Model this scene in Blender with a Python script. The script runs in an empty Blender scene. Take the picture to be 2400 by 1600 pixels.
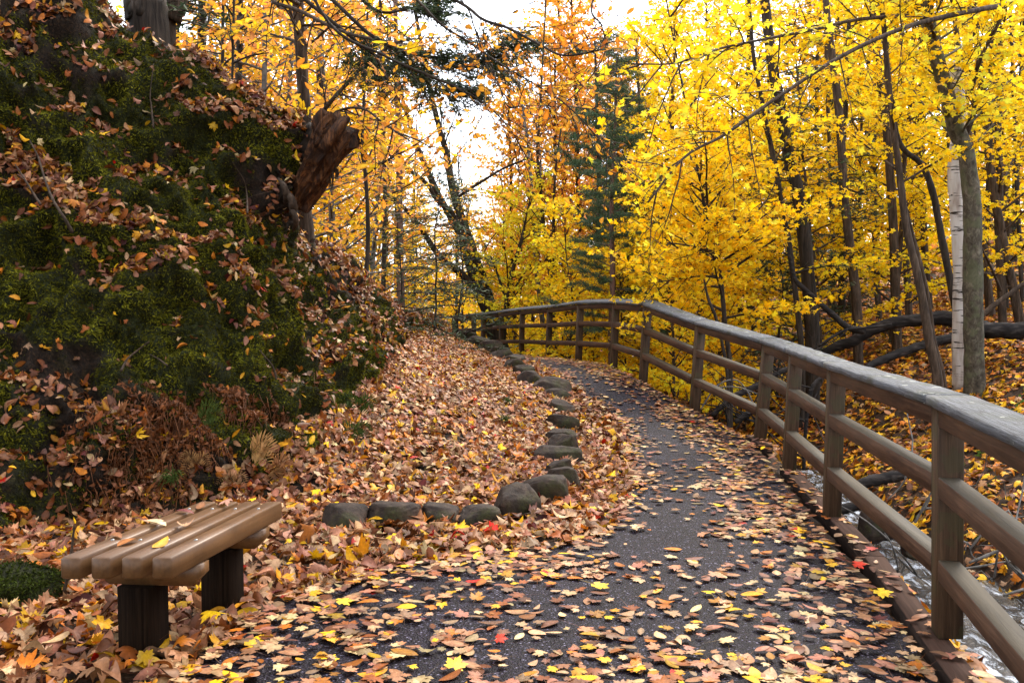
import bpy, math, random
import numpy as np
from mathutils import Vector, Matrix
random.seed(7)
rng = np.random.default_rng(7)
sc = bpy.context.scene
COL = sc.collection

# ------------------------------------------------------------------ camera, sky, sun, exposure
FPX = 2245.0; CAMH = 1.52; PITCH = math.atan(127/FPX)
cam = bpy.data.cameras.new('camera'); co = bpy.data.objects.new('camera', cam); COL.objects.link(co)
co.location = (0, 0, CAMH); co.rotation_euler = (math.pi/2-PITCH, 0, 0)
cam.sensor_width = 36; cam.lens = 36*FPX/2400; cam.clip_end = 2000; cam.clip_start = 0.05
sc.camera = co
SUN_EL, SUN_AZ = math.radians(48), math.radians(28)      # azimuth clockwise from +Y
w = bpy.data.worlds.new('World'); sc.world = w; w.use_nodes = True
nt = w.node_tree; nt.nodes.clear()
N = nt.nodes.new; Lk = nt.links.new
sky = N('ShaderNodeTexSky'); sky.sky_type = 'NISHITA'; sky.sun_disc = False
sky.sun_elevation = SUN_EL; sky.sun_rotation = SUN_AZ; sky.dust_density = 3; sky.air_density = 1
b1 = N('ShaderNodeBackground'); b1.inputs[1].default_value = 0.05; Lk(sky.outputs[0], b1.inputs[0])
b2 = N('ShaderNodeBackground')
tc = N('ShaderNodeTexCoord'); ns = N('ShaderNodeTexNoise'); ns.inputs['Scale'].default_value = 2.2; ns.inputs['Detail'].default_value = 5
Lk(tc.outputs['Generated'], ns.inputs['Vector'])
cr = N('ShaderNodeValToRGB'); cr.color_ramp.elements[0].position = .35; cr.color_ramp.elements[0].color = (.84, .89, 1.0, 1)
cr.color_ramp.elements[1].position = .6; cr.color_ramp.elements[1].color = (.98, .98, 1.0, 1)
Lk(ns.outputs[0], cr.inputs[0]); Lk(cr.outputs[0], b2.inputs[0]); b2.inputs[1].default_value = 1.0
ad = N('ShaderNodeAddShader'); Lk(b1.outputs[0], ad.inputs[0]); Lk(b2.outputs[0], ad.inputs[1])
wo = N('ShaderNodeOutputWorld'); Lk(ad.outputs[0], wo.inputs[0])
sl = bpy.data.lights.new('sun', 'SUN'); sl.energy = 1.5; sl.angle = math.radians(14); sl.color = (1, .93, .82)
so = bpy.data.objects.new('sun', sl); COL.objects.link(so)
sd = Vector((math.cos(SUN_EL)*math.sin(SUN_AZ), math.cos(SUN_EL)*math.cos(SUN_AZ), math.sin(SUN_EL)))
so.rotation_euler = sd.to_track_quat('Z', 'Y').to_euler()
sc.view_settings.view_transform = 'Standard'; sc.view_settings.look = 'None'
sc.view_settings.gamma = 1; sc.view_settings.exposure = 1.6
sc.render.engine = 'CYCLES'
sc.cycles.max_bounces = 8; sc.cycles.diffuse_bounces = 6; sc.cycles.glossy_bounces = 2
sc.cycles.transmission_bounces = 8; sc.cycles.transparent_max_bounces = 4
sc.cycles.caustics_reflective = False; sc.cycles.caustics_refractive = False

# ------------------------------------------------------------------ pixel <-> place helpers (2400x1600 photo)
cP, sP = math.cos(PITCH), math.sin(PITCH)
def U(px, py, Y):
    x = (px-1200)/FPX; y = -(py-800)/FPX
    d = np.array([x, cP+y*sP, -sP+y*cP]); t = Y/d[1]
    return np.array([0, 0, CAMH])+d*t
def proj(P):
    P = np.atleast_2d(P); q = P-np.array([0, 0, CAMH])
    dep = q[:, 1]*cP-q[:, 2]*sP; up = q[:, 1]*sP+q[:, 2]*cP
    return 1200+FPX*q[:, 0]/dep, 800-FPX*up/dep, dep
def sstep(x, a, b):
    t = np.clip((np.asarray(x, float)-a)/(b-a), 0, 1); return t*t*(3-2*t)

ZY = [-5, 3, 4.2, 6.5, 8.3, 10, 12, 14, 16.2, 17.7, 20.2, 22.4, 24.5, 27.5, 34]
ZZ = [-.03, -.03, -.04, -.08, -.10, -.10, .0, .2, .21, .17, .04, -.07, -.17, -.4, -.7]
def zp(y): return np.interp(y, ZY, ZZ)
def G(px, py, dz=0.0):
    Y = 6.0
    for _ in range(40):
        k = -(U(px, py, 1)[2]-CAMH); Y = .5*Y+.5*(CAMH-dz-zp(Y))/k
    return U(px, py, Y)

# ------------------------------------------------------------------ numpy noise
def _h(i, j, k, s):
    with np.errstate(over='ignore'):
        n = (i.astype(np.uint32)*np.uint32(374761393)+j.astype(np.uint32)*np.uint32(668265263)+k.astype(np.uint32)*np.uint32(2147483647)+np.uint32(s)*np.uint32(974634777))
        n = (n ^ (n >> np.uint32(13)))*np.uint32(1274126177); n = n ^ (n >> np.uint32(16))
    return (n & np.uint32(0xffff)).astype(float)/65535.
def vn(P, sc_, s=0):
    Q = np.asarray(P, float)*sc_; I = np.floor(Q).astype(np.int64); f = Q-I; f = f*f*(3-2*f); r = 0
    for a in (0, 1):
        for b in (0, 1):
            for c in (0, 1):
                wgt = (f[:, 0] if a else 1-f[:, 0])*(f[:, 1] if b else 1-f[:, 1])*(f[:, 2] if c else 1-f[:, 2])
                r = r+wgt*_h(I[:, 0]+a, I[:, 1]+b, I[:, 2]+c, s)
    return r*2-1
def fbm(P, sc_, o=3, s=0):
    r = 0; a = 1; t = 0
    for i in range(o):
        r = r+a*vn(P, sc_*2**i, s+i); t += a; a *= .5
    return r/t

# ------------------------------------------------------------------ mesh helpers
class Acc:
    def __init__(s): s.V = []; s.F = []; s.C = []; s.n = 0
    def add(s, V, F, C=None):
        V = np.asarray(V, float).reshape(-1, 3); F = np.asarray(F, int).reshape(-1, 3)
        s.V.append(V); s.F.append(F+s.n); s.n += len(V)
        if C is None: C = np.ones((len(V), 3))
        C = np.asarray(C, float)
        if C.ndim == 1: C = np.tile(C, (len(V), 1))
        s.C.append(C)
    def box(s, c, sx, sy, sz, R=None, bev=0.0, C=None):
        """box of full sizes about c, corners bevelled"""
        h = np.array([sx, sy, sz])/2; b = min(bev, h.min()*.9)
        bm = BEVEL(tuple(np.round(h, 5)), round(b, 5)); V, F = bm
        if R is not None: V = V@np.asarray(R).T
        s.add(V+np.asarray(c), F, C)
    def tube(s, P, R, k=6, cap=True, C=None, rough=0):
        P = np.asarray(P, float); n = len(P); R = np.broadcast_to(np.asarray(R, float), (n,))
        T = np.gradient(P, axis=0); T /= np.linalg.norm(T, axis=1)[:, None]+1e-9
        ref = np.array([0, 0, 1.]) if abs(T[0][2]) < .8 else np.array([1., 0, 0])
        A = np.cross(T, ref); A /= np.linalg.norm(A, axis=1)[:, None]+1e-9; B = np.cross(T, A)
        th = np.arange(k)*2*math.pi/k
        rr = R[:, None]*np.ones(k)
        if rough: rr = rr*(1+rough*rng.normal(size=(n, k)))
        V = P[:, None]+(A[:, None]*np.cos(th)[None, :, None]+B[:, None]*np.sin(th)[None, :, None])*rr[..., None]
        i = np.arange(n-1)[:, None]*k; j = np.arange(k)[None]; j2 = (j+1) % k
        a = (i+j).ravel(); b = (i+j2).ravel(); c = (i+k+j2).ravel(); d = (i+k+j).ravel()
        F = np.concatenate([np.stack([a, b, c], 1), np.stack([a, c, d], 1)]); V = V.reshape(-1, 3)
        if cap:
            V = np.vstack([V, P[:1], P[-1:]]); m = n*k
            F = np.vstack([F, np.stack([np.full(k, m), j2[0], j[0]], 1), np.stack([np.full(k, m+1), (n-1)*k+j[0], (n-1)*k+j2[0]], 1)])
        s.add(V, F, C)
    def mesh(s, name, smooth=False):
        V = np.vstack(s.V) if s.V else np.zeros((0, 3)); F = np.vstack(s.F) if s.F else np.zeros((0, 3), int)
        C = np.vstack(s.C) if s.C else np.zeros((0, 3))
        return mk(name, V, F, C, smooth)
    def obj(s, name, mat, parent=None, smooth=False, loc=None):
        me = s.mesh(name, smooth)
        if loc is not None:
            me.transform(Matrix.Translation(-Vector(loc)))
        return link(name, me, mat, parent, loc)
def mk(name, V, F, C=None, smooth=False):
    me = bpy.data.meshes.new(name); V = np.asarray(V, np.float32); F = np.asarray(F, np.int32); k = F.shape[1]
    me.vertices.add(len(V)); me.vertices.foreach_set('co', V.ravel())
    me.loops.add(F.size); me.loops.foreach_set('vertex_index', F.ravel())
    me.polygons.add(len(F)); me.polygons.foreach_set('loop_start', np.arange(0, F.size, k, dtype=np.int32))
    me.polygons.foreach_set('loop_total', np.full(len(F), k, np.int32))
    if smooth: me.polygons.foreach_set('use_smooth', np.ones(len(F), bool))
    me.update(calc_edges=True)
    if C is not None:
        a = me.color_attributes.new('Col', 'FLOAT_COLOR', 'POINT')
        a.data.foreach_set('color', np.hstack([np.asarray(C, np.float32), np.ones((len(C), 1), np.float32)]).ravel())
    return me
def link(name, me, mat=None, parent=None, loc=None):
    o = bpy.data.objects.new(name, me); COL.objects.link(o)
    if mat is not None and not me.materials: me.materials.append(mat)
    if loc is not None: o.location = loc
    if parent is not None: o.parent = parent
    return o
_bv = {}
def BEVEL(h, b):
    if (h, b) in _bv: return _bv[(h, b)]
    h = np.array(h); S = []
    for sx in (-1, 1):
        for sy in (-1, 1):
            for sz in (-1, 1):
                c = np.array([sx, sy, sz])*h
                for ax in range(3):
                    q = c-np.array([sx, sy, sz])*b; q[ax] = c[ax]; S.append(q)
    import bmesh
    bm = bmesh.new()
    for q in S: bm.verts.new(q)
    bmesh.ops.remove_doubles(bm, verts=bm.verts, dist=1e-6)
    bmesh.ops.convex_hull(bm, input=bm.verts); bmesh.ops.triangulate(bm, faces=bm.faces)
    bm.verts.index_update()
    V = np.array([v.co[:] for v in bm.verts]); F = np.array([[v.index for v in f.verts] for f in bm.faces]); bm.free()
    _bv[(tuple(h), b)] = (V, F); return V, F
def tag(o, label=None, cat=None, group=None, kind=None):
    if label: o['label'] = label
    if cat: o['category'] = cat
    if group: o['group'] = group
    if kind: o['kind'] = kind
    return o
def empty(name, loc, label, cat, group=None):
    o = bpy.data.objects.new(name, None); COL.objects.link(o); o.location = Vector([float(v) for v in loc]); o.empty_display_size = .1
    return tag(o, label, cat, group)
def frame_from(d, up=(0, 0, 1)):
    y = np.asarray(d, float); y = y/np.linalg.norm(y); x = np.cross(y, up); x /= np.linalg.norm(x); z = np.cross(x, y)
    return np.stack([x, y, z], 1)          # columns: x, y(along), z
def catmull(P, n):
    P = np.asarray(P, float); m = len(P)
    Q = np.vstack([2*P[0]-P[1], P, 2*P[-1]-P[-2]]); t = np.linspace(0, m-1-1e-9, n); i = t.astype(int); f = (t-i)[:, None]
    a, b, c, d = Q[i], Q[i+1], Q[i+2], Q[i+3]
    return .5*((2*b)+(c-a)*f+(2*a-5*b+4*c-d)*f**2+(-a+3*b-3*c+d)*f**3)

# ------------------------------------------------------------------ materials
def newmat(name):
    m = bpy.data.materials.new(name); m.use_nodes = True; t = m.node_tree
    t.nodes['Principled BSDF'].inputs['Specular IOR Level'].default_value = .18
    return m, t, t.nodes['Principled BSDF'], t.nodes['Material Output']
def ramp(t, fac, stops):
    r = t.nodes.new('ShaderNodeValToRGB'); e = r.color_ramp.elements
    while len(e) < len(stops): e.new(.5)
    for i, (p, c) in enumerate(stops): e[i].position = p; e[i].color = (*c, 1)
    t.links.new(fac, r.inputs[0]); return r.outputs[0]
def noise(t, vec, scale, detail=4, rough=.55, dist=0):
    n = t.nodes.new('ShaderNodeTexNoise'); n.inputs['Scale'].default_value = scale; n.inputs['Detail'].default_value = detail
    n.inputs['Roughness'].default_value = rough; n.inputs['Distortion'].default_value = dist
    t.links.new(vec, n.inputs['Vector']); return n.outputs[0]
def coords(t, kind='Object', scale=(1, 1, 1)):
    c = t.nodes.new('ShaderNodeTexCoord'); mp = t.nodes.new('ShaderNodeMapping'); mp.inputs['Scale'].default_value = scale
    t.links.new(c.outputs[kind], mp.inputs[0]); return mp.outputs[0]
def mix(t, fac, a, b, mode='MIX'):
    m = t.nodes.new('ShaderNodeMix'); m.data_type = 'RGBA'; m.blend_type = mode
    for s, v in ((m.inputs[0], fac), (m.inputs[6], a), (m.inputs[7], b)):
        if hasattr(v, 'is_linked') or hasattr(v, 'node'): t.links.new(v, s)
        elif isinstance(v, (int, float)): s.default_value = v
        else: s.default_value = (*v, 1)
    return m.outputs[2]
def maths(t, op, a, b=0.0, c=None):
    m = t.nodes.new('ShaderNodeMath'); m.operation = op
    for i, v in enumerate((a, b) if c is None else (a, b, c)):
        if hasattr(v, 'node'): t.links.new(v, m.inputs[i])
        else: m.inputs[i].default_value = v
    return m.outputs[0]
def bump(t, bs, h, strength=.5, dist=.01):
    b = t.nodes.new('ShaderNodeBump'); b.inputs['Strength'].default_value = strength; b.inputs['Distance'].default_value = dist
    t.links.new(h, b.inputs['Height']); t.links.new(b.outputs[0], bs.inputs['Normal'])
def attr(t, name='Col'):
    a = t.nodes.new('ShaderNodeAttribute'); a.attribute_name = name; return a.outputs['Color']

def leaf_mat(name, transl, rough=.5, vary=.0, spec=.4, nscale=60):
    m, t, bs, out = newmat(name)
    c = attr(t); n = noise(t, coords(t), nscale, 3)
    c = mix(t, 1.0, c, ramp(t, n, [(.3, (.72, .68, .62)), (.65, (1.12, 1.1, 1.08))]), 'MULTIPLY')
    if vary:
        oi = t.nodes.new('ShaderNodeObjectInfo'); hs = t.nodes.new('ShaderNodeHueSaturation')
        t.links.new(maths(t, 'MULTIPLY_ADD', oi.outputs['Random'], vary, .5-vary/2), hs.inputs['Hue']); t.links.new(c, hs.inputs['Color']); c = hs.outputs[0]
    t.links.new(c, bs.inputs['Base Color']); bs.inputs['Roughness'].default_value = rough; bs.inputs['Specular IOR Level'].default_value = spec
    tr = t.nodes.new('ShaderNodeBsdfTranslucent'); t.links.new(c, tr.inputs[0])
    ms = t.nodes.new('ShaderNodeMixShader'); ms.inputs[0].default_value = transl
    t.links.new(bs.outputs[0], ms.inputs[1]); t.links.new(tr.outputs[0], ms.inputs[2]); t.links.new(ms.outputs[0], out.inputs[0])
    return m
M_LITTER = leaf_mat('fallen_leaf', .18, .5, 0, .18)
M_FOL = leaf_mat('foliage', .55, .6, .018, .10, 9)
M_NEEDLE = leaf_mat('needles', .25, .6, 0, .2, 9)
M_MOSS = leaf_mat('moss', .25, .8, 0, .1, 9)

def wood_mat(name, c1, c2, c3, axis=1, rough=.6, top=None, green=None, fine=1.0, bumpd=.004):
    m, t, bs, out = newmat(name)
    s = [22*fine]*3; s[axis] = .9*fine
    v = coords(t, 'Object', s)
    g = noise(t, v, 1.6, 6, .65, .8); g2 = noise(t, v, 6, 4, .7, .3); big = noise(t, coords(t, 'Object'), 2.3, 3)
    c = ramp(t, g, [(.28, c1), (.5, c2), (.72, c3)])
    c = mix(t, .8, c, ramp(t, g2, [(.3, (.35, .35, .35)), (.6, (1.15, 1.15, 1.15))]), 'MULTIPLY')
    ck = noise(t, coords(t, 'Object', [60 if i_ != axis else .55 for i_ in range(3)]), 1, 2, .5, .4); c = mix(t, .85, c, ramp(t, ck, [(.31, (.30, .27, .25)), (.38, (1, 1, 1))]), 'MULTIPLY')
    c = mix(t, .75, c, ramp(t, big, [(.35, (.6, .6, .62)), (.65, (1.15, 1.12, 1.1))]), 'MULTIPLY')
    if green:
        gn = noise(t, coords(t, 'Object'), 7, 5); c = mix(t, maths(t, 'MULTIPLY', maths(t, 'GREATER_THAN', gn, .52), .45), c, green)
    if top:       # silvery weathering on faces that look up
        ge = t.nodes.new('ShaderNodeNewGeometry'); sp = t.nodes.new('ShaderNodeSeparateXYZ'); t.links.new(ge.outputs['Normal'], sp.inputs[0])
        f = ramp(t, sp.outputs[2], [(.6, (0, 0, 0)), (.85, (1, 1, 1))]); tw = mix(t, 1, top, ramp(t, g, [(.3, (.5, .5, .5)), (.6, (1.15, 1.15, 1.15))]), 'MULTIPLY')
        c = mix(t, f, c, tw)
    t.links.new(c, bs.inputs['Base Color']); bs.inputs['Roughness'].default_value = rough
    bump(t, bs, maths(t, 'ADD', g, maths(t, 'MULTIPLY', g2, .5)), .6, bumpd); return m
M_RAIL = wood_mat('weathered_rail_wood', (.034, .015, .008), (.068, .034, .019), (.10, .054, .032), top=(.046, .036, .022))
M_POST = wood_mat('post_wood', (.028, .015, .008), (.060, .034, .018), (.095, .058, .034), axis=1, green=(.038, .036, .015))
M_BEAM = wood_mat('rotting_beam', (.010, .008, .007), (.022, .014, .011), (.04, .025, .018), rough=.8, top=(.05, .028, .020))
M_BENCH = wood_mat('bench_wood', (.11, .050, .017), (.16, .077, .029), (.20, .102, .042), rough=.5, fine=.8, bumpd=.002)
def benchmat():
    m, t, bs, out = newmat('stained_bench_wood'); g = noise(t, coords(t, 'Object', (26, 1.1, 26)), 1.4, 5, .6, .5); n = noise(t, coords(t, 'Object'), 5, 5); f = noise(t, coords(t, 'Object'), 70, 3)
    c = ramp(t, g, [(.25, (.075, .034, .012)), (.5, (.112, .054, .020)), (.75, (.142, .073, .030))]); c = mix(t, .7, c, ramp(t, n, [(.35, (.62, .60, .58)), (.62, (1.12, 1.1, 1.08))]), 'MULTIPLY')
    c = mix(t, .5, c, ramp(t, f, [(.3, (.7, .7, .7)), (.6, (1.05, 1.05, 1.05))]), 'MULTIPLY')
    t.links.new(c, bs.inputs['Base Color']); bs.inputs['Roughness'].default_value = .42; bs.inputs['Specular IOR Level'].default_value = .35; bump(t, bs, g, .25, .002); return m
M_BENCH = benchmat()
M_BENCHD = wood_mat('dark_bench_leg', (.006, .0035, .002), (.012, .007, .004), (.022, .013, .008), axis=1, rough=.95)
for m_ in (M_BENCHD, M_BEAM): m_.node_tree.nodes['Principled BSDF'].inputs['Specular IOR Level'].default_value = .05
def cap_mat():
    m, t, bs, out = newmat('weathered_cap_board')
    v = coords(t, 'Object', (40, 1.6, 40)); g = noise(t, v, 1.2, 7, .75, 2.2); b = coords(t, 'Object')
    c = ramp(t, g, [(.32, (.018, .018, .018)), (.43, (.055, .057, .062)), (.56, (.115, .122, .134)), (.75, (.20, .212, .235))])
    n = noise(t, b, 3.2, 5); c = mix(t, maths(t, 'MULTIPLY', ramp(t, n, [(.48, (0, 0, 0)), (.62, (1, 1, 1))]), .55), c, (.055, .06, .032))
    vo = t.nodes.new('ShaderNodeTexVoronoi'); vo.inputs['Scale'].default_value = 17; t.links.new(b, vo.inputs['Vector'])
    l = maths(t, 'MULTIPLY', maths(t, 'LESS_THAN', vo.outputs['Distance'], .26), maths(t, 'GREATER_THAN', noise(t, b, 5, 4), .56))
    c = mix(t, l, c, (.30, .31, .27)); t.links.new(c, bs.inputs['Base Color']); bs.inputs['Roughness'].default_value = .7
    bump(t, bs, g, 1, .010); return m
M_CAP = cap_mat()
def asphalt():
    m, t, bs, out = newmat('asphalt'); v = coords(t, 'Object')
    vo = t.nodes.new('ShaderNodeTexVoronoi'); vo.inputs['Scale'].default_value = 105; t.links.new(v, vo.inputs['Vector'])
    sep = t.nodes.new('ShaderNodeSeparateColor'); t.links.new(vo.outputs['Color'], sep.inputs[0])
    agg = ramp(t, sep.outputs[0], [(0, (.005, .0035, .007)), (.55, (.012, .0085, .017)), (.84, (.028, .022, .040)), (.95, (.075, .070, .105)), (1, (.22, .21, .29))])
    e = ramp(t, vo.outputs['Distance'], [(.25, (1, 1, 1)), (.55, (.25, .25, .25))])
    c = mix(t, 1, agg, e, 'MULTIPLY'); n = noise(t, v, 1.6, 5); c = mix(t, .8, c, ramp(t, n, [(.3, (.6, .58, .6)), (.7, (1.35, 1.3, 1.3))]), 'MULTIPLY')
    t.links.new(c, bs.inputs['Base Color']); bs.inputs['Roughness'].default_value = .55; bs.inputs['Specular IOR Level'].default_value = .09
    vo2 = t.nodes.new('ShaderNodeTexVoronoi'); vo2.inputs['Scale'].default_value = 60; t.links.new(v, vo2.inputs['Vector'])
    bump(t, bs, maths(t, 'ADD', vo.outputs['Distance'], maths(t, 'MULTIPLY', vo2.outputs['Distance'], .6)), .7, .006); return m
M_ASPH = asphalt()
def soil():
    m, t, bs, out = newmat('leafy_soil'); v = coords(t, 'Object')
    n = noise(t, v, 14, 8, .7); c = ramp(t, n, [(.3, (.008, .005, .003)), (.5, (.028, .015, .008)), (.62, (.07, .033, .013)), (.75, (.15, .075, .03))])
    t.links.new(c, bs.inputs['Base Color']); bs.inputs['Roughness'].default_value = .85; bump(t, bs, n, 1, .03); return m
M_SOIL = soil()
def bankmat():
    m, t, bs, out = newmat('moss_and_soil'); v = coords(t, 'Object'); a = attr(t, 'Col')
    sp = t.nodes.new('ShaderNodeSeparateColor'); t.links.new(a, sp.inputs[0])
    n = noise(t, v, 45, 6, .7); n2 = noise(t, v, 6, 5, .6)
    mo = ramp(t, n, [(.3, (.003, .004, .001)), (.5, (.012, .015, .003)), (.7, (.038, .043, .007))])
    mo = mix(t, .7, mo, ramp(t, n2, [(.35, (.5, .45, .4)), (.65, (1.4, 1.35, 1.1))]), 'MULTIPLY')
    so_ = ramp(t, n, [(.3, (.004, .0025, .002)), (.5, (.013, .008, .005)), (.72, (.05, .026, .012))])
    c = mix(t, sp.outputs[0], so_, mo); t.links.new(c, bs.inputs['Base Color']); bs.inputs['Roughness'].default_value = .9
    bump(t, bs, n, 1, .025); return m
M_BANK = bankmat()
def stonemat():
    m, t, bs, out = newmat('mossy_stone'); v = coords(t, 'Object'); n = noise(t, v, 9, 8, .65); n2 = noise(t, v, 4, 5, .6)
    c = ramp(t, n, [(.3, (.008, .006, .005)), (.5, (.028, .018, .013)), (.7, (.078, .052, .037))])
    c = mix(t, maths(t, 'MULTIPLY', ramp(t, n2, [(.50, (0, 0, 0)), (.64, (1, 1, 1))]), .75), c, ramp(t, noise(t, v, 60, 4), [(.3, (.006, .008, .002)), (.7, (.035, .040, .008))]))
    t.links.new(c, bs.inputs['Base Color']); bs.inputs['Roughness'].default_value = .75; bump(t, bs, n, .9, .02); return m
M_STONE = stonemat()
def bark(name, c1, c2, c3, z=3.0, xy=22, green=None, bd=.012):
    m, t, bs, out = newmat(name); v = coords(t, 'Object', (xy, xy, z)); n = noise(t, v, 1, 6, .65, .6); n2 = noise(t, coords(t, 'Object'), 3.0, 4)
    c = ramp(t, n, [(.32, c1), (.5, c2), (.68, c3)]); c = mix(t, .6, c, ramp(t, n2, [(.35, (.55, .55, .55)), (.65, (1.25, 1.25, 1.2))]), 'MULTIPLY')
    if green: c = mix(t, maths(t, 'MULTIPLY', ramp(t, noise(t, coords(t, 'Object'), 5, 5), [(.5, (0, 0, 0)), (.6, (1, 1, 1))]), .6), c, green)
    t.links.new(c, bs.inputs['Base Color']); bs.inputs['Roughness'].default_value = .8; bump(t, bs, n, 1, bd); return m
B_DARK = bark('dark_bark', (.009, .006, .004), (.025, .018, .013), (.055, .040, .030))
B_BROWN = bark('brown_bark', (.016, .010, .006), (.045, .029, .019), (.095, .064, .044))
B_GREY = bark('grey_lichen_bark', (.024, .018, .012), (.065, .054, .038), (.14, .122, .092), z=9, xy=14, green=(.075, .08, .04), bd=.006)
B_PALE = bark('smooth_grey_bark', (.05, .044, .038), (.11, .10, .09), (.18, .165, .155), z=9, xy=10, bd=.004)
B_RED = bark('reddish_pine_bark', (.05, .028, .022), (.12, .07, .055), (.2, .12, .10))
B_LOG = bark('wet_log_bark', (.005, .004, .0035), (.014, .011, .010), (.055, .045, .040), z=16, xy=4)
def birch():
    m, t, bs, out = newmat('birch_bark'); n = noise(t, coords(t, 'Object', (3, 3, 26)), 1, 5, .6, .2); n2 = noise(t, coords(t, 'Object', (7, 7, 1.6)), 1, 3)
    c = ramp(t, n2, [(.3, (.20, .15, .12)), (.5, (.38, .34, .305)), (.75, (.47, .45, .43))]); c = mix(t, ramp(t, n, [(.585, (0, 0, 0)), (.63, (1, 1, 1))]), c, (.02, .013, .010))
    t.links.new(c, bs.inputs['Base Color']); bs.inputs['Roughness'].default_value = .6; bump(t, bs, n, .5, .004); return m
B_BIRCH = birch()
def stumpwood():
    m, t, bs, out = newmat('torn_heartwood'); v = coords(t, 'Object', (18, 18, 2.2)); n = noise(t, v, 1, 6, .7, 1.0)
    c = ramp(t, n, [(.3, (.012, .006, .004)), (.48, (.04, .016, .007)), (.6, (.13, .052, .018)), (.78, (.24, .11, .04))])
    c = mix(t, .8, c, ramp(t, noise(t, coords(t, 'Object'), 4, 4), [(.38, (.3, .27, .25)), (.6, (1.1, 1.1, 1.1))]), 'MULTIPLY')
    t.links.new(c, bs.inputs['Base Color']); bs.inputs['Roughness'].default_value = .7; bump(t, bs, n, 1, .02); return m
M_STUMP = stumpwood()
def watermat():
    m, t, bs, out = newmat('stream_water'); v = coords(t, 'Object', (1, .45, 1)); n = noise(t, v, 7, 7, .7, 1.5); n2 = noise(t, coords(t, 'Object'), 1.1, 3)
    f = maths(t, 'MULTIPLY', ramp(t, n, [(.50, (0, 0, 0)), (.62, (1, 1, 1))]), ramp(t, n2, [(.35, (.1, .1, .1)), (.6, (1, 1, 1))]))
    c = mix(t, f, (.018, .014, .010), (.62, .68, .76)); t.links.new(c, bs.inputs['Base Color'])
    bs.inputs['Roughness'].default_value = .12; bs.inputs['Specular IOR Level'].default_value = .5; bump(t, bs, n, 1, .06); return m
M_WATER = watermat()
M_METAL, _t, _b, _o = newmat('bolt_steel'); _b.inputs['Metallic'].default_value = .9; _b.inputs['Roughness'].default_value = .35; _b.inputs['Base Color'].default_value = (.22, .21, .20, 1)
M_CONC = stonemat(); M_CONC.name = 'footing'

# ------------------------------------------------------------------ leaf shapes
def polar(pairs):
    P = []
    for a, r in pairs: P.append((r*math.cos(math.radians(a)), r*math.sin(math.radians(a)), r))
    return np.array(P)
_half = [(90, .60), (79, .43), (70, .47), (60, .31), (50, .44), (38, .58), (27, .43), (16, .44), (4, .30), (-14, .43), (-36, .32), (-62, .30)]
_full = _half+[(180-a, r) for a, r in reversed(_half[1:])]
_full.insert(len(_half), (-90, .10))
MAPLE = polar(_full)
_hm = [(90, .60), (65, .35), (40, .57), (10, .32), (-18, .44), (-58, .28)]
_fm = _hm+[(-90, .08)]+[(180-a, r) for a, r in reversed(_hm[1:])]
MAPLE_S = polar(_fm)
def ovate(n, w=.29, L=.58):
    t = np.linspace(0, 1, n); y = L*(1-2*t); x = w*np.sin(math.pi*np.clip(t, 0, 1)**.85)**.8
    R = np.stack([x, y], 1); Lf = R[1:-1][::-1]*[-1, 1]; P = np.vstack([R, Lf]); return np.hstack([P, np.linalg.norm(P, axis=1)[:, None]])
OVATE = ovate(9); OVATE_S = ovate(5)
def fan(outl, rings=1):
    """outline -> template verts (x,y), tint weight per vert, tris"""
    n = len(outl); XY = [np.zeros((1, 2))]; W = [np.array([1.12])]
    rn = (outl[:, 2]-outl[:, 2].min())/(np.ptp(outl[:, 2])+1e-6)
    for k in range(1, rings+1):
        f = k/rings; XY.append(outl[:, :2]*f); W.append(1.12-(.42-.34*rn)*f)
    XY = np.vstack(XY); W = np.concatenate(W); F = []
    for i in range(n):
        j = (i+1) % n; F.append((0, 1+j, 1+i))
        for k in range(1, rings):
            a, b, c, d = 1+(k-1)*n+i, 1+(k-1)*n+j, 1+k*n+j, 1+k*n+i; F += [(a, b, c), (a, c, d)]
    return XY, W, np.array(F)
T_M1, T_M3, T_MS = fan(MAPLE, 1), fan(MAPLE, 3), fan(MAPLE_S, 1)
T_O1, T_O3, T_OS = fan(OVATE, 1), fan(OVATE, 3), fan(OVATE_S, 1)
T_Q = (np.array([(0, .6), (.32, .05), (0, -.5), (-.32, .05)]), np.array([1., .9, .85, 1.]), np.array([(0, 1, 2), (0, 2, 3)])[:, ::-1])
def norm(a): return a/(np.linalg.norm(a, axis=-1, keepdims=True)+1e-9)
def frames(Nn, yaw_dir=None):
    Nn = norm(Nn); r = rng.normal(size=Nn.shape) if yaw_dir is None else yaw_dir
    B = norm(r-(r*Nn).sum(1, keepdims=True)*Nn); T = np.cross(B, Nn)
    return T, B, Nn
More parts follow.
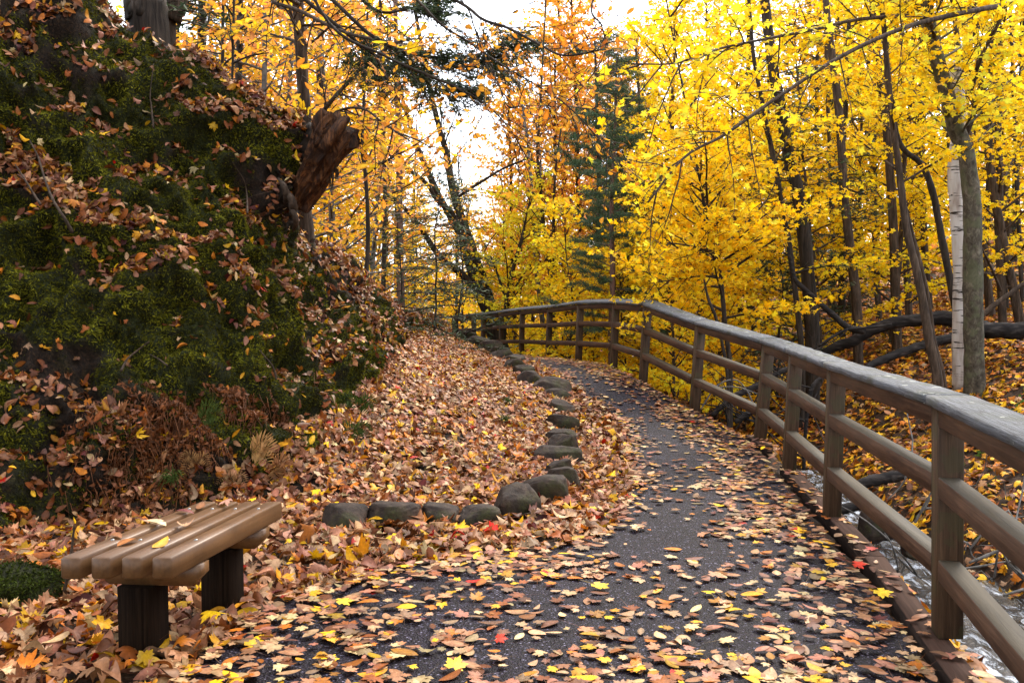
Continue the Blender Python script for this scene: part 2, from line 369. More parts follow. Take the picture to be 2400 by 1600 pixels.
def put_leaves(acc, T, P, Nn, size, col, curl=.5, yaw=None, petiole=0, aspect=None):
    XY, W, F = T; n = len(P)
    if n == 0: return
    tx, ty, tz = frames(Nn, yaw); size = np.broadcast_to(size, (n,))
    a, b, f, tw = (rng.normal(size=(4, n, 1))*np.array([.9, .7, .35, .8])[:, None, None]*curl)
    x, y = XY[None, :, 0], XY[None, :, 1]; ax = rng.uniform(.8, 1.1, (n, 1)) if aspect is None else aspect
    x = x*ax
    z = a*x*x*1.6+b*y*y*1.3+f*np.abs(x)+tw*x*y
    z = z-z.min(1, keepdims=True)*.8
    V = P[:, None]+size[:, None, None]*(x[..., None]*tx[:, None]+y[..., None]*ty[:, None]+z[..., None]*tz[:, None])
    Fa = (F[None]+(np.arange(n)*len(XY))[:, None, None]).reshape(-1, 3)
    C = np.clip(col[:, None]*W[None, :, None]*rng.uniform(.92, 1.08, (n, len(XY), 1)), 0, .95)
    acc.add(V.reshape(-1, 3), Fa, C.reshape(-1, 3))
    if petiole:
        s0 = P+size[:, None]*ty*XY[:, 1].min()*.3
        d = -ty+rng.normal(size=(n, 3))*.25; e = s0+size[:, None]*d*petiole; wv = tx*size[:, None]*.012
        V = np.stack([s0-wv, s0+wv, e], 1).reshape(-1, 3); acc.add(V+tz.repeat(3, 0)*.004, np.arange(3*n).reshape(-1, 3), np.repeat(col*.6, 3, 0))
PAL = dict(
 tan=(.50, .285, .165), buff=(.58, .40, .25), pink=(.42, .215, .15), brown=(.26, .11, .045), rust=(.36, .14, .04),
 orange=(.58, .24, .035), amber=(.66, .36, .04), yellow=(.80, .52, .03), cream=(.66, .52, .30), red=(.58, .045, .02), maroon=(.16, .04, .035))
LIT_W = dict(tan=.25, buff=.19, pink=.17, brown=.10, rust=.08, orange=.06, amber=.06, yellow=.05, cream=.03, red=.006, maroon=.02)
def pick(wd, n):
    k = list(wd); p = np.array([wd[i] for i in k]); ids = rng.choice(len(k), n, p=p/p.sum())
    C = np.array([PAL[i] for i in k])[ids]**1.34*rng.uniform(.34, 1.32, (n, 1))*rng.uniform(.94, 1.06, (n, 3)); return C, np.array(k)[ids]

# ------------------------------------------------------------------ railing line
TB = [((2190, 948), (2189, 1482)), ((1941, 862), (1930, 1206)), ((1850, 827), (1834, 1098)), ((1789, 805), (1769, 1031)), ((1632, 761), (1616, 948)),
      ((1509, 716.5), (1497, 880)), ((1436, 711), (1430, 852)), ((1354, 713), (1348, 842)), ((1283, 723), (1278, 836)), ((1219, 728), (1216, 830))]
POSTS = []
for t_, b_ in TB:
    k_ = U(*t_, 1)[2]-U(*b_, 1)[2]; Y_ = 1.02/k_; POSTS.append((U(*t_, Y_), U(*b_, Y_)))
for px, py, Y in ((1170, 734, 24.4), (1128, 740, 25.5), (1106, 742, 26.2), (1060, 746, 27.8)):
    p = U(px, py, Y); POSTS.append((p, p-np.array([0, 0, 1.02])))
d0 = POSTS[0][0]-U(2400, 1011, 3.0); d0 = d0/d0[1]
near = []
for Y in (1.75, -.8):
    p = POSTS[0][0]+d0*(Y-POSTS[0][0][1]); p[2] = 1.03; near.append((p, p-np.array([0, 0, 1.02])))
POSTS = near[::-1]+POSTS          # index 0,1 behind / beside the camera, 2 = the nearest seen
RL = np.array([t[0][:2]*.5+t[1][:2]*.5 for t in POSTS])
RLx = np.vstack([RL[0]+(RL[0]-RL[1])*3, RL, RL[-1]+(RL[-1]-RL[-2])*6])
def raildist(x, y):
    """signed distance to the railing line, positive on the ravine side"""
    P = np.stack([x, y], -1); best = np.full(x.shape, 1e9); sg = np.ones(x.shape)
    for a, b in zip(RLx[:-1], RLx[1:]):
        ab = b-a; t = np.clip(((P-a)@ab)/(ab@ab), 0, 1); q = P-(a+t[..., None]*ab); d = np.linalg.norm(q, axis=-1)
        cr_ = ab[0]*q[..., 1]-ab[1]*q[..., 0]; m = d < best; best = np.where(m, d, best); sg = np.where(m, np.where(cr_ < 0, 1, -1), sg)
    return best*sg
def xs(y): return 3.8+.015*(y-7)+.18*np.sin(y*.5)
FU = [.5, .9, 2.2, 3.5, 8, 15, 30, 60]; FZ = [-1.4, -1.0, -.28, .03, 1.1, 2.7, 5.5, 9]
def ground(x, y):
    x = np.asarray(x, float); y = np.asarray(y, float); D = raildist(x, y); u = x-xs(y)
    base = zp(np.clip(y, -5, 30))
    P = np.stack([x, y, 0*x], -1).reshape(-1, 3); n1 = fbm(P, .5, 3, 5).reshape(x.shape); n2 = fbm(P, 3, 2, 9).reshape(x.shape)
    inn = base-.05+.012*n2+.28*np.clip(-x-2.2, 0, 14)*sstep(y, 11, 15)
    val = -.09*np.clip(D-2.2, 0, 14)*sstep(y, 9, 15)
    rav = base-.14-1.2*sstep(D, .05, 1.25)+val+.1*n1*sstep(D, .5, 1.5)+.03*n2
    rav = np.where((np.abs(u) < .6) & (y < 14), np.minimum(rav, -1.4), rav)
    far = np.interp(u, FU, FZ)+val*(1-sstep(u, .5, 6))+.22*n1*sstep(u, .6, 2)+.04*n2
    out = np.where(u > .5, np.maximum(far, -3.5), rav)
    out = np.where((D < 1.2) & (u > .5), np.minimum(out, rav), out)
    return np.where(D > 0, out, inn)
def gz(x, y): return float(ground(np.array([x]), np.array([y]))[0])
gx = np.concatenate([-70+60*np.linspace(0, 1, 50)**.7, np.linspace(-9.8, 12, 380), 12.2+80*np.linspace(0, 1, 70)**1.5])
gy = np.concatenate([-25+22*np.linspace(0, 1, 20), np.linspace(-2.9, 26, 420), 26.2+110*np.linspace(0, 1, 90)**1.5])
GX, GY = np.meshgrid(gx, gy); GZ = ground(GX, GY); nxg, nyg = len(gx), len(gy)
def gridfaces(nr, nc):
    i = np.arange(nr-1)[:, None]*nc; j = np.arange(nc-1)[None]; a = (i+j).ravel()
    return np.stack([a, a+1, a+nc+1, a+nc], 1)
gme = mk('ground', np.stack([GX, GY, GZ], -1).reshape(-1, 3), gridfaces(nyg, nxg), None, True)
tag(link('ground', gme, M_SOIL), kind='structure')

# ------------------------------------------------------------------ asphalt path
EL = [G(*p) for p in ((1247, 853), (1293, 874), (1342, 910), (1402, 953), (1431, 981), (1455, 993), (1468, 1050), (1472, 1120), (1455, 1180), (1425, 1245), (1300, 1285), (1080, 1305), (860, 1345), (640, 1410), (470, 1540), (400, 1600))]
LY = [27.5, 25, 22, 19.5]+[p[1] for p in EL]+[2.5, -3]; LX = [-3.2, -2, -.8, .0]+[p[0] for p in EL]+[-1.5, -1.5]
o_ = np.argsort(LY); LY = np.array(LY)[o_]; LX = np.array(LX)[o_]
def xl(y): return np.interp(y, LY, LX)
ry = RL[:, 1]; rx = RL[:, 0]
def xr(y): return np.interp(y, ry, rx)
ys = np.linspace(-2.5, 27.4, 900); tt = np.concatenate([[0, 0.0005], np.linspace(.002, 1, 46)])
jag = .035*fbm(np.stack([ys, ys*0, ys*0], 1), 5, 3, 3)
PX = xl(ys)[:, None]+jag[:, None]*(1-tt)+(xr(ys)-.10-xl(ys))[:, None]*tt[None]; PY = np.repeat(ys[:, None], len(tt), 1)
PZ = zp(PY)+.006*fbm(np.stack([PX, PY, 0*PX], -1).reshape(-1, 3), 1.3, 3).reshape(PX.shape)+.012*sstep(tt, 0, .5)*(1-sstep(tt, .5, 1))
PZ[:, 0] -= .07
pme = mk('path', np.stack([PX, PY, PZ], -1).reshape(-1, 3), gridfaces(len(ys), len(tt)), None, True)
tag(link('path', pme, M_ASPH), kind='structure')

# ------------------------------------------------------------------ the mossy bank (with the leaf terrace behind the border stones)
def c(*a): return a
COLS = [  # S (x,y[,depth]) | E | B1 | B2 | B3, photo pixel + distance
 [(-700, 1600, 4.2), (-420, 1360, 5.2), (-400, 1000, 5.8), (-350, 500, 6.8), (-300, -350, 8.3)],
 [(-60, 1320), (-20, 1240, 6.1), (0, 900, 6.8), (0, 420, 7.7), (0, -250, 8.8)],
 [(190, 1275), (205, 1215, 6.45), (235, 880, 7.0), (245, 460, 7.9), (250, 30, 8.9)],
 [(410, 1240), (410, 1185, 6.75), (430, 880, 7.3), (450, 520, 8.1), (490, 168, 9.1)],
 [(560, 1225), (560, 1165, 7.0), (575, 900, 7.5), (590, 560, 8.4), (612, 248, 9.3)],
 [(740, 1218), (680, 1120, 7.3), (650, 870, 7.9), (650, 600, 8.5), (710, 297, 9.4)],
 [(980, 1218), (725, 1085, 7.45), (680, 865, 8.1), (662, 620, 8.7), (688, 440, 9.5)],
 [(1215, 1205), (765, 1055, 7.8), (715, 860, 8.4), (690, 650, 9.0), (695, 520, 9.8)],
 [(1312, 1150), (830, 995, 8.6), (780, 860, 9.0), (740, 700, 9.7), (708, 565, 10.5)],
 [(1325, 1020), (880, 950, 9.2), (850, 830, 9.9), (820, 720, 10.9), (805, 605, 11.9)],
 [(1300, 905), (915, 890, 10.4), (905, 800, 11.6), (890, 740, 12.6), (885, 690, 14)],
 [(1185, 845), (940, 815, 13), (945, 790, 13.8), (950, 770, 14.6), (958, 742, 16)],
 [(1080, 796, 22), (1050, 772, 20.3), (1045, 762, 21.2), (1040, 752, 22.2), (1030, 740, 23.5)]]
rows = [[] for _ in range(9)]
for cdef in COLS:
    S = G(*cdef[0]) if len(cdef[0]) == 2 else U(*cdef[0]); E_, B1, B2, B3 = [U(*q) for q in cdef[1:]]
    S = S-np.array([0, 0, .10]); M = S*.45+E_*.55; M[2] = max(S[2]+.07, M[2]-.06); S2 = S*.9+M*.1; S2[2] += .05
    back = norm(np.array([-.8, 1.0, 0]))
    for i, q in enumerate([S, S2, M, E_, B1, B2, B3, B3+back*.9+np.array([0, 0, -.12]), B3+back*3.2+np.array([0, 0, -1.3])]): rows[i].append(q)
rows = np.array(rows)
NC, NR = 620, 330
rows2 = np.stack([catmull(r, NC) for r in rows])                       # 9 x NC x 3
tr_ = np.array([0, 1, 2, 3, 4.0, 5, 6, 7, 8]); wr = np.array([0, .3, 1.1, 2.0, 3.4, 4.9, 6.3, 7.0, 7.8])
ti = np.interp(np.linspace(0, wr[-1], NR), wr, tr_)
Q = np.concatenate([2*rows2[:1]-rows2[1:2], rows2, 2*rows2[-1:]-rows2[-2:-1]]); ii = np.minimum(ti.astype(int), 7); ff = (ti-ii)[:, None, None]
a_, b_, c_, d_ = Q[ii], Q[ii+1], Q[ii+2], Q[ii+3]
BG = .5*((2*b_)+(c_-a_)*ff+(2*a_-5*b_+4*c_-d_)*ff**2+(-a_+3*b_-3*c_+d_)*ff**3)
def gnorm(A):
    du = np.gradient(A, axis=1); dv = np.gradient(A, axis=0); return norm(np.cross(du, dv))
BN = gnorm(BG); amp = sstep(ti, 2.6, 3.8)[:, None]
Pf = BG.reshape(-1, 3); sh = BG.shape[:2]
disp = (.20*fbm(Pf*[1, 1, 1.3], .9, 2, 11)+.20*(.62-np.abs(fbm(Pf, 2.2, 2, 12))*2.2)+.11*(.55-np.abs(fbm(Pf, 4.6, 1, 13))*2)+.045*(.5-np.abs(vn(Pf, 10, 17))*1.6)+.04*fbm(Pf, 20, 2, 14)-.06).reshape(sh)
disp2 = (.05*fbm(Pf, 1.6, 3, 15)+.015*fbm(Pf, 12, 2, 16)).reshape(sh)
BG = BG+BN*((disp-.05)*amp*.9*(1-.35*sstep(ti, 5.2, 6.2)[:, None])+disp2*sstep(ti, .8, 1.6)[:, None]*(1-amp))[..., None]
BN = gnorm(BG)
if BN[:, :, 2].mean() < 0: BN = -BN
Pf = BG.reshape(-1, 3)
DG = np.stack([(Pf[:, 0]*.8-Pf[:, 2]*.6)*.55, Pf[:, 1]*.8, (Pf[:, 0]*.6+Pf[:, 2]*.8)*1.7], 1)     # ledges run down to the right
mossm = sstep(fbm(DG, 1.25, 4, 21)+.35*fbm(Pf, 6, 2, 22), -.30, .08).reshape(sh)*sstep(ti, 2.7, 3.3)[:, None]
litm = np.clip(1-mossm, 0, 1)
bme = mk('bank', Pf, gridfaces(NR, NC), np.repeat(mossm.reshape(-1, 1), 3, 1), True)
tag(link('bank', bme, M_BANK), kind='structure')
def sample_grid(A, Nn, n, wgt, extra=()):
    """n random points on a grid surface, density ~ wgt (per quad)"""
    nr, nc = A.shape[:2]; d1 = A[1:, 1:]-A[:-1, :-1]; d2 = A[1:, :-1]-A[:-1, 1:]
    ar = np.linalg.norm(np.cross(d1, d2), axis=2)/2; p = (ar*wgt[:-1, :-1]).ravel(); p = p/p.sum()
    q = rng.choice(len(p), n, p=p); i, j = q//(nc-1), q % (nc-1); u, v = rng.random((2, n, 1))
    def L(X): X = X.reshape(nr, nc, -1); return X[i, j]*(1-u)*(1-v)+X[i+1, j]*u*(1-v)+X[i, j+1]*(1-u)*v+X[i+1, j+1]*u*v
    return L(A), norm(L(Nn)), [L(e)[:, 0] for e in extra]
def inframe(P, m=60):
    x, y, d = proj(P); return (d > .5) & (x > -m) & (x < 2400+m) & (y > -m) & (y < 1600+m)
# ------------------------------------------------------------------ wooden railing
rail = empty('wooden_railing', POSTS[2][1], 'weathered brown wooden railing with three rails curving along the path edge', 'railing')
rl = np.array(rail.location)
nP = len(POSTS)
def bar(name, a, b, w_, h_, mat, bev=.006, up=(0, 0, 1), jit=0):
    """squared timber from a to b; local y runs along it"""
    a = np.asarray(a, float); b = np.asarray(b, float); d = b-a; L = np.linalg.norm(d); R = frame_from(d, up)
    A = Acc(); A.box((0, 0, 0), w_, L, h_, None, bev*.6); me = A.mesh(name)
    o = link(name, me, mat); o.matrix_world = Matrix(((*R[0], 0), (*R[1], 0), (*R[2], 0), (0, 0, 0, 1))); o.location = Vector((a+b)/2); return o
def child(o, root):
    o.parent = root; o.matrix_parent_inverse = Matrix.Translation(-root.location); return o
for i in range(nP):
    t, b = POSTS[i]; pv = RL[max(i-1, 0)]; nx_ = RL[min(i+1, nP-1)]; d = norm(nx_-pv); side = np.array([d[1], -d[0], 0])
    tt_ = t+side*.055-np.array([0, 0, .002]); bb = b+side*.055-np.array([0, 0, .30 if 5 < i else .004]); ax = bb-tt_
    o = bar('post', bb, tt_, .105, .12, M_POST, .005, up=(d[0], d[1], 0)); child(o, rail)
def railpts(off_z, off_s=0.0):
    out = []
    for i in range(nP):
        pv = RL[max(i-1, 0)]; nx_ = RL[min(i+1, nP-1)]; d = norm(nx_-pv); side = np.array([d[1], -d[0], 0]); t, b = POSTS[i]
        out.append(t+(b-t)*(off_z/1.02)+side*off_s)
    return out
for lvl, nm in ((.045, 'upper_rail'), (.355, 'middle_rail'), (.72, 'lower_rail')):
    pts = railpts(lvl, .047)
    for a, b in zip(pts[:-1], pts[1:]):
        d = norm(b-a); child(bar(nm, a+d*.062, b-d*.062, .09, .090, M_RAIL, .006), rail)
def tilt(i): return float(np.interp(i, [3, 7, 12], [0, .20, .30]))
cp = railpts(-.021, .065)
cp[5] = cp[5]+.25*(cp[5]-cp[6])*0
capI = [0, 1, 2, 3, 5, 6, 7, 8, 9, 10, 11, 13, nP-1]
capI = list(range(nP))
for k in range(len(capI)-1):
    a, b = cp[capI[k]], cp[capI[k+1]]
    # mitred cap board: quad plan section extruded, bevelled by a chamfer ring
    def miter(i):
        i0, i1 = max(i-1, 0), min(i+1, nP-1); d1 = norm((cp[i]-cp[i0])[:2]) if i > 0 else norm((cp[1]-cp[0])[:2]); d2 = norm((cp[i1]-cp[i])[:2]) if i < nP-1 else d1
        m = norm(d1+d2); s = np.array([m[1], -m[0], 0]); return s/max(.7, abs(float(m@d1)))
    sa, sb = miter(capI[k]), miter(capI[k+1]); d = norm(b-a); hw = .100; th = .02
    sec = [(-hw+.006, th), (hw-.006, th), (hw, th-.007), (hw, -th), (-hw, -th), (-hw, th-.007)]
    nseg = 12; V = []
    for q in range(nseg+1):
        f = q/nseg; p = a*(1-f)+b*f+d*(.0015 if q == 0 else -.0015 if q == nseg else 0); s = sa*(1-f)+sb*f
        wob = .003*math.sin(q*1.7+k*2.3)
        for (u, z) in sec: V.append(p+s*(u+(wob if abs(u) > .09 else 0))+np.array([0, 0, z+.002*math.sin(q*2.1+k)+(u+.1)*tilt(capI[k]+f)]))
    V = np.array(V); n6 = 6; F = []
    for q in range(nseg):
        for j in range(n6):
            j2 = (j+1) % n6; F += [(q*n6+j, q*n6+j2, (q+1)*n6+j2), (q*n6+j, (q+1)*n6+j2, (q+1)*n6+j)]
    for j in range(1, 5): F += [(0, j+1, j), (nseg*n6, nseg*n6+j, nseg*n6+j+1)]
    mid = (a+b)/2; R = frame_from(d); A = Acc(); A.add((V-mid)@R, F); o = link('cap_board', A.mesh('cap_board'), M_CAP)
    o.matrix_world = Matrix(((*R[0], 0), (*R[1], 0), (*R[2], 0), (0, 0, 0, 1))); o.location = Vector(mid); child(o, rail)
# kerb timbers under the posts
kl = ['rotting dark kerb timber under the nearest railing post', 'rotting dark kerb timber under the second and third railing posts', 'short grey kerb timber under the fourth railing post']
def kerb(a, b, lab):
    o = bar('kerb_timber', a, b, .125, .13, M_BEAM, .012); tag(o, lab, 'timber', 'timbers edging the asphalt')
kb = [b+np.array([.075, 0, -.068]) for t, b in POSTS]
kerb(kb[1], kb[2]+(kb[3]-kb[2])*.55, kl[0]); kerb(kb[2]+(kb[3]-kb[2])*.553, kb[4]+(kb[5]-kb[4])*.12, kl[1]); kerb(kb[4]+(kb[5]-kb[4])*.8, kb[5]+(kb[6]-kb[5])*.14, kl[2])

# ------------------------------------------------------------------ bench
bA = U(405, 1313, 3.75); bB = U(664, 1178, 4.756); bA[2] = bB[2] = .45
du = norm(bB-bA); ds = norm(U(134, 1313, 3.75)*[1, 1, 0]-bA*[1, 1, 0])
Lb = np.linalg.norm(bB-bA); bc = (bA+bB)/2
bench = empty('park_bench', (bc[0]+ds[0]*.22, bc[1]+ds[1]*.22, 0), 'low backless brown timber bench standing in leaves at the foot of the mossy bank', 'bench')
for k in range(4):
    s = .0455+k*.1215; sk = ds*s; a = bA+sk-[0, 0, .0455]; b = bB+sk-[0, 0, .0455]
    b = b-ds*(k*.0125); o = bar('seat_slat', a, b, .080, .089, M_BENCH, .014)
    for v_ in o.data.vertices: v_.co.y += v_.co.x*float(du[0]/du[1])
    child(o, bench)
    for f in (.26, .83):
        p = a*(1-f)+b*f+np.array([0, 0, .0455]); A = Acc(); th = np.linspace(0, math.pi/2, 4)
        A.tube([(0, 0, -.003), (0, 0, .001), (0, 0, .004), (0, 0, .006)], [.0085, .0085, .006, .001], 14); bo = A.obj('bolt', M_METAL, None, True)
        bo.parent = o; bo.matrix_parent_inverse = o.matrix_world.inverted() if False else Matrix(); bo.location = Vector(((0), (f-.5)*Lb, .045))
for f, nm in ((.26, 0), (.83, 1)):
    p = bA*(1-f)+bB*f+ds*.225-np.array([0, 0, .091+.045]); 
    A = Acc(); hw = .045; h = .044
    sec = [(-.222, h), (-.222, 0), (-.18, -h), (.18, -h), (.222, 0), (.222, h)]
    V = [(x, y, z) for y in (-hw, hw) for x, z in sec]; F = [(0, i, i+1) for i in range(1, 5)]+[(6, 6+i+1, 6+i) for i in range(1, 5)]
    for i in range(6): j = (i+1) % 6; F += [(i, 6+i, 6+j), (i, 6+j, j)]
    A.add(V, F); o = A.obj('cross_beam', M_BENCH); R = np.stack([ds, du, [0, 0, 1]], 1)
    o.matrix_world = Matrix(((*R[0], 0), (*R[1], 0), (*R[2], 0), (0, 0, 0, 1))); o.location = Vector(p); child(o, bench)
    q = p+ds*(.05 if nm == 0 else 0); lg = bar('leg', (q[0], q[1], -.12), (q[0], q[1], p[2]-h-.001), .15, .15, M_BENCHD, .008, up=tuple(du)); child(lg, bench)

# ------------------------------------------------------------------ border stones
def stone_mesh(wx, wy, wz, seed, block=.75, name='border_stone', cuts=11, lo=.62):
    import bmesh
    bm = bmesh.new(); bmesh.ops.create_icosphere(bm, subdivisions=4, radius=1); V = np.array([v.co[:] for v in bm.verts]); F = np.array([[v.index for v in f.verts] for f in bm.faces]); bm.free()
    V = np.sign(V)*np.abs(V)**block; V /= np.abs(V).max(0)
    r2 = np.random.default_rng(seed)
    for _ in range(cuts):
        n = r2.normal(size=3); n[2] = abs(n[2])*.7; n /= np.linalg.norm(n); dd = V@n-r2.uniform(lo, .95); V = V-np.clip(dd, 0, None)[:, None]*n
    V /= np.abs(V).max(0); V = V*(1+.10*fbm(V+seed*3.1, 1.2, 3, seed)[:, None]+.07*fbm(V+seed, 4, 3, seed+5)[:, None])
    return mk(name, V*[wx/2, wy/2, wz/2], F, None, True)
ST = [(802, 1240, 88, 52, None), (915, 1235, 108, 52, None), (1027, 1228, 74, 40, None), (1119, 1228, 84, 40, None), (1204, 1213, 96, 72, None), (1269, 1183, 106, 66, None),
      (1316, 1145, 62, 48, None), (1312, 1118, 56, 44, None), (1300, 1087, 98, 40, None), (1325, 1062, 58, 44, None), (1317, 1040, 62, 38, None), (1318, 1011, 62, 42, None), (1312, 973, 54, 34, None), (1300, 942, 60, 30, None),
      (1292, 926, 72, 44, None), (1246, 909, 50, 40, None), (1225, 881, 42, 26, None), (1206, 868, 40, 28, None), (1200, 853, 46, 26, 17.0), (1180, 846, 50, 28, 17.8), (1172, 832, 42, 22, 18.6), (1148, 822, 46, 26, 19.6), (1118, 810, 46, 26, 21.0), (1094, 798, 46, 22, 22.3), (1066, 794, 40, 20, 23.2)]
SL = ['dark flat-topped border stone nearest the bench, half buried in leaves', 'long brown border stone, second from the bench in the front row', 'small dark border stone, third from the bench in the front row', 'low dark border stone just left of the tilted corner block',
      'tilted angular grey block at the corner of the stone border', 'large mossy squared block just right of the tilted corner block']
ORD = ['first', 'second', 'third', 'fourth', 'fifth', 'sixth', 'seventh', 'eighth', 'ninth', 'tenth', 'eleventh', 'twelfth', 'thirteenth', 'fourteenth', 'fifteenth', 'sixteenth', 'seventeenth', 'eighteenth', 'nineteenth']
STONES = []
for i, (cx, by, wp, hp, dd) in enumerate(ST):
    p = G(cx, by-2) if dd is None else U(cx, by, dd); s = p[1]/FPX; wx = wp*s; wz = hp*s*1.0
    wy = min(wx*.85, .34) if i > 5 else .24
    o = link('border_stone', stone_mesh(wx*(1.22 if i < 6 else 1.38), max(wy, .2)*(1 if i < 6 else rng.uniform(.9, 1.5)), wz*.92+.06, 40+i, .42 if i < 6 else .6, cuts=5 if i < 6 else 9, lo=.8 if i < 6 else .68), M_STONE)
    o.location = Vector((p[0], p[1]+wy*.4, p[2]+wz/2-.035)); o.rotation_euler = (rng.normal()*.08+(.12 if i == 4 else 0), rng.normal()*.08-(.18 if i == 4 else 0), rng.normal()*.3+(.45 if i == 4 else .05))
    if i < 6: lab = SL[i]
    else: lab = ('mossy rounded' if i % 3 else 'brown rounded')+f' border stone, {ORD[i-6]} up the line beyond the large squared block'
    tag(o, lab, 'stone', 'stones edging the leaf-covered terrace'); STONES.append((p[0], p[1]+wy*.4, wx, wy))
for (px, py, Y, wx, wz, lab) in ((2040, 1258, 9.6, .34, .42, 'wet black mossy boulder by the stream behind the second railing post'), (2075, 1252, 9.9, .30, .36, 'smaller wet dark boulder leaning against the mossy boulder by the stream'),
                                (2150, 1300, 8.6, .35, .2, 'low wet rock at the stream edge left of the nearest railing post')):
    p = U(px, py, Y); o = link('boulder', stone_mesh(wx, wx, wz, int(px), .8, 'boulder'), M_STONE); o.location = Vector((p[0], p[1], p[2]+wz*.35)); tag(o, lab, 'boulder')

# ------------------------------------------------------------------ stream
wy_ = np.linspace(1.0, 14, 180); wx_ = np.linspace(-1.5, .85, 50); WX = xs(wy_)[:, None]+wx_[None]; WY = np.repeat(wy_[:, None], 50, 1)
WP = np.stack([WX, WY, 0*WX], -1).reshape(-1, 3); WZ = -1.21+.045*(1-np.abs(fbm(WP*[1.6, .7, 1], 2.6, 4, 31)))+.03*fbm(WP, 7, 3, 33)
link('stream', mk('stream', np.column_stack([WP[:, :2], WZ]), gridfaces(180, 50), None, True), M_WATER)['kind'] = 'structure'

# ------------------------------------------------------------------ broken log on the crest
stp = [(696, 490, 9.15, 12, .12), (706, 466, 9.15, 19, .14), (720, 436, 9.1, 27, .16), (738, 402, 9.05, 33, .18), (756, 368, 9.0, 38, .19), (774, 336, 8.95, 44, .2), (792, 308, 8.9, 46, .19), (802, 296, 8.9, 38, .15)]
Cn = catmull([U(x, y, d) for x, y, d, _, _ in stp], 60); ww = np.interp(np.linspace(0, 7, 60), range(8), [s[3]*s[2]/FPX for s in stp]); dd_ = np.interp(np.linspace(0, 7, 60), range(8), [s[4] for s in stp])
K = 72; th = np.arange(K)*2*math.pi/K; tang = norm(np.gradient(Cn, axis=0)); side = norm(np.cross(tang, [0, 1, 0])); dep = np.cross(side, tang)
if side[0][0] < 0: side = -side
cs_, sn_ = np.cos(th), np.sin(th); cs_ = np.sign(cs_)*np.abs(cs_)**.75; sn_ = np.sign(sn_)*np.abs(sn_)**.75
V = Cn[:, None]+side[:, None]*cs_[None, :, None]*ww[:, None, None]+dep[:, None]*sn_[None, :, None]*dd_[:, None, None]
Vf = V.reshape(-1, 3); loc = np.stack([np.repeat(np.linspace(0, 1.2, 60), K), np.tile(np.cos(th), 60), np.tile(np.sin(th), 60)], 1)
ridg = np.abs(fbm(loc*[.9, 4.2, 4.2], 1.0, 4, 77)); Vf = Vf+norm(Vf-np.repeat(Cn, K, 0))*(.16*(ridg-.28))[:, None]+.015*fbm(Vf, 18, 2, 78)[:, None]
wend = np.repeat(sstep(np.arange(60), 42, 59), K); ang = np.tile(th, 60)
Vf = Vf+np.repeat(tang, K, 0)*(wend*(.11*vn(np.stack([np.cos(ang)*2.2, np.sin(ang)*2.2, 0*ang], 1), 1.0, 91)+.05*vn(np.stack([np.cos(ang)*6, np.sin(ang)*6, 0*ang], 1), 1.0, 92)))[:, None]; F = []
ix = np.arange(59)[:, None]*K; j = np.arange(K)[None]; j2 = (j+1) % K
F = np.concatenate([np.stack([(ix+j).ravel(), (ix+j2).ravel(), (ix+K+j2).ravel()], 1), np.stack([(ix+j).ravel(), (ix+K+j2).ravel(), (ix+K+j).ravel()], 1)])
capc = np.vstack([Vf, Cn[:1], Cn[-1:]+tang[-1:]*.02]); m = 60*K
F = np.vstack([F, np.stack([np.full(K, m), j2[0], j[0]], 1), np.stack([np.full(K, m+1), 59*K+j[0], 59*K+j2[0]], 1)])
stl = U(705, 480, 9.2); stump = empty('broken_log', stl, 'torn orange-brown broken log jutting from the mossy bank crest against the trees', 'log')
A = Acc(); A.add(capc-stl, F); A.obj('heartwood', M_STUMP, stump, True)
A = Acc()   # dark bark slab along the left side, and shreds hanging below
bk = catmull([U(700, 480, 9.3), U(690, 430, 9.4), U(700, 380, 9.4), U(715, 330, 9.35), U(735, 296, 9.3)], 24)-stl
A.tube(bk, np.interp(np.arange(24), [0, 6, 16, 23], [.05, .13, .15, .06]), 20, rough=.12)
A.obj('bark', B_DARK, stump, True)
A = Acc()
for (x, y, l) in ((772, 395, 40), (778, 400, 34), (786, 392, 30), (765, 402, 30), (790, 396, 22)):
    a = U(x, y, 9.0)-stl; A.tube([a, a+[.01, 0, -l*.5*9/FPX], a+[0, .01, -l*9/FPX]], [.014, .012, .003], 5)
A.obj('bark_shred', B_BROWN, stump)
A = Acc()
for (x, y, r_) in ((668, 452, 1.0), (684, 478, 1.2), (690, 512, .8)):
    pts = [U(x-16, y-34, 9.0)-stl, U(x-2, y-14, 8.8)-stl, U(x+4, y+10, 8.85)-stl, U(x-4, y+30, 9.0)-stl]; A.tube(catmull(pts, 14), np.interp(np.arange(14), [0, 4, 9, 13], [.01, .03, .034, .012])*r_, 9, rough=.06)
A.obj('exposed_root', B_BROWN, stump, True)
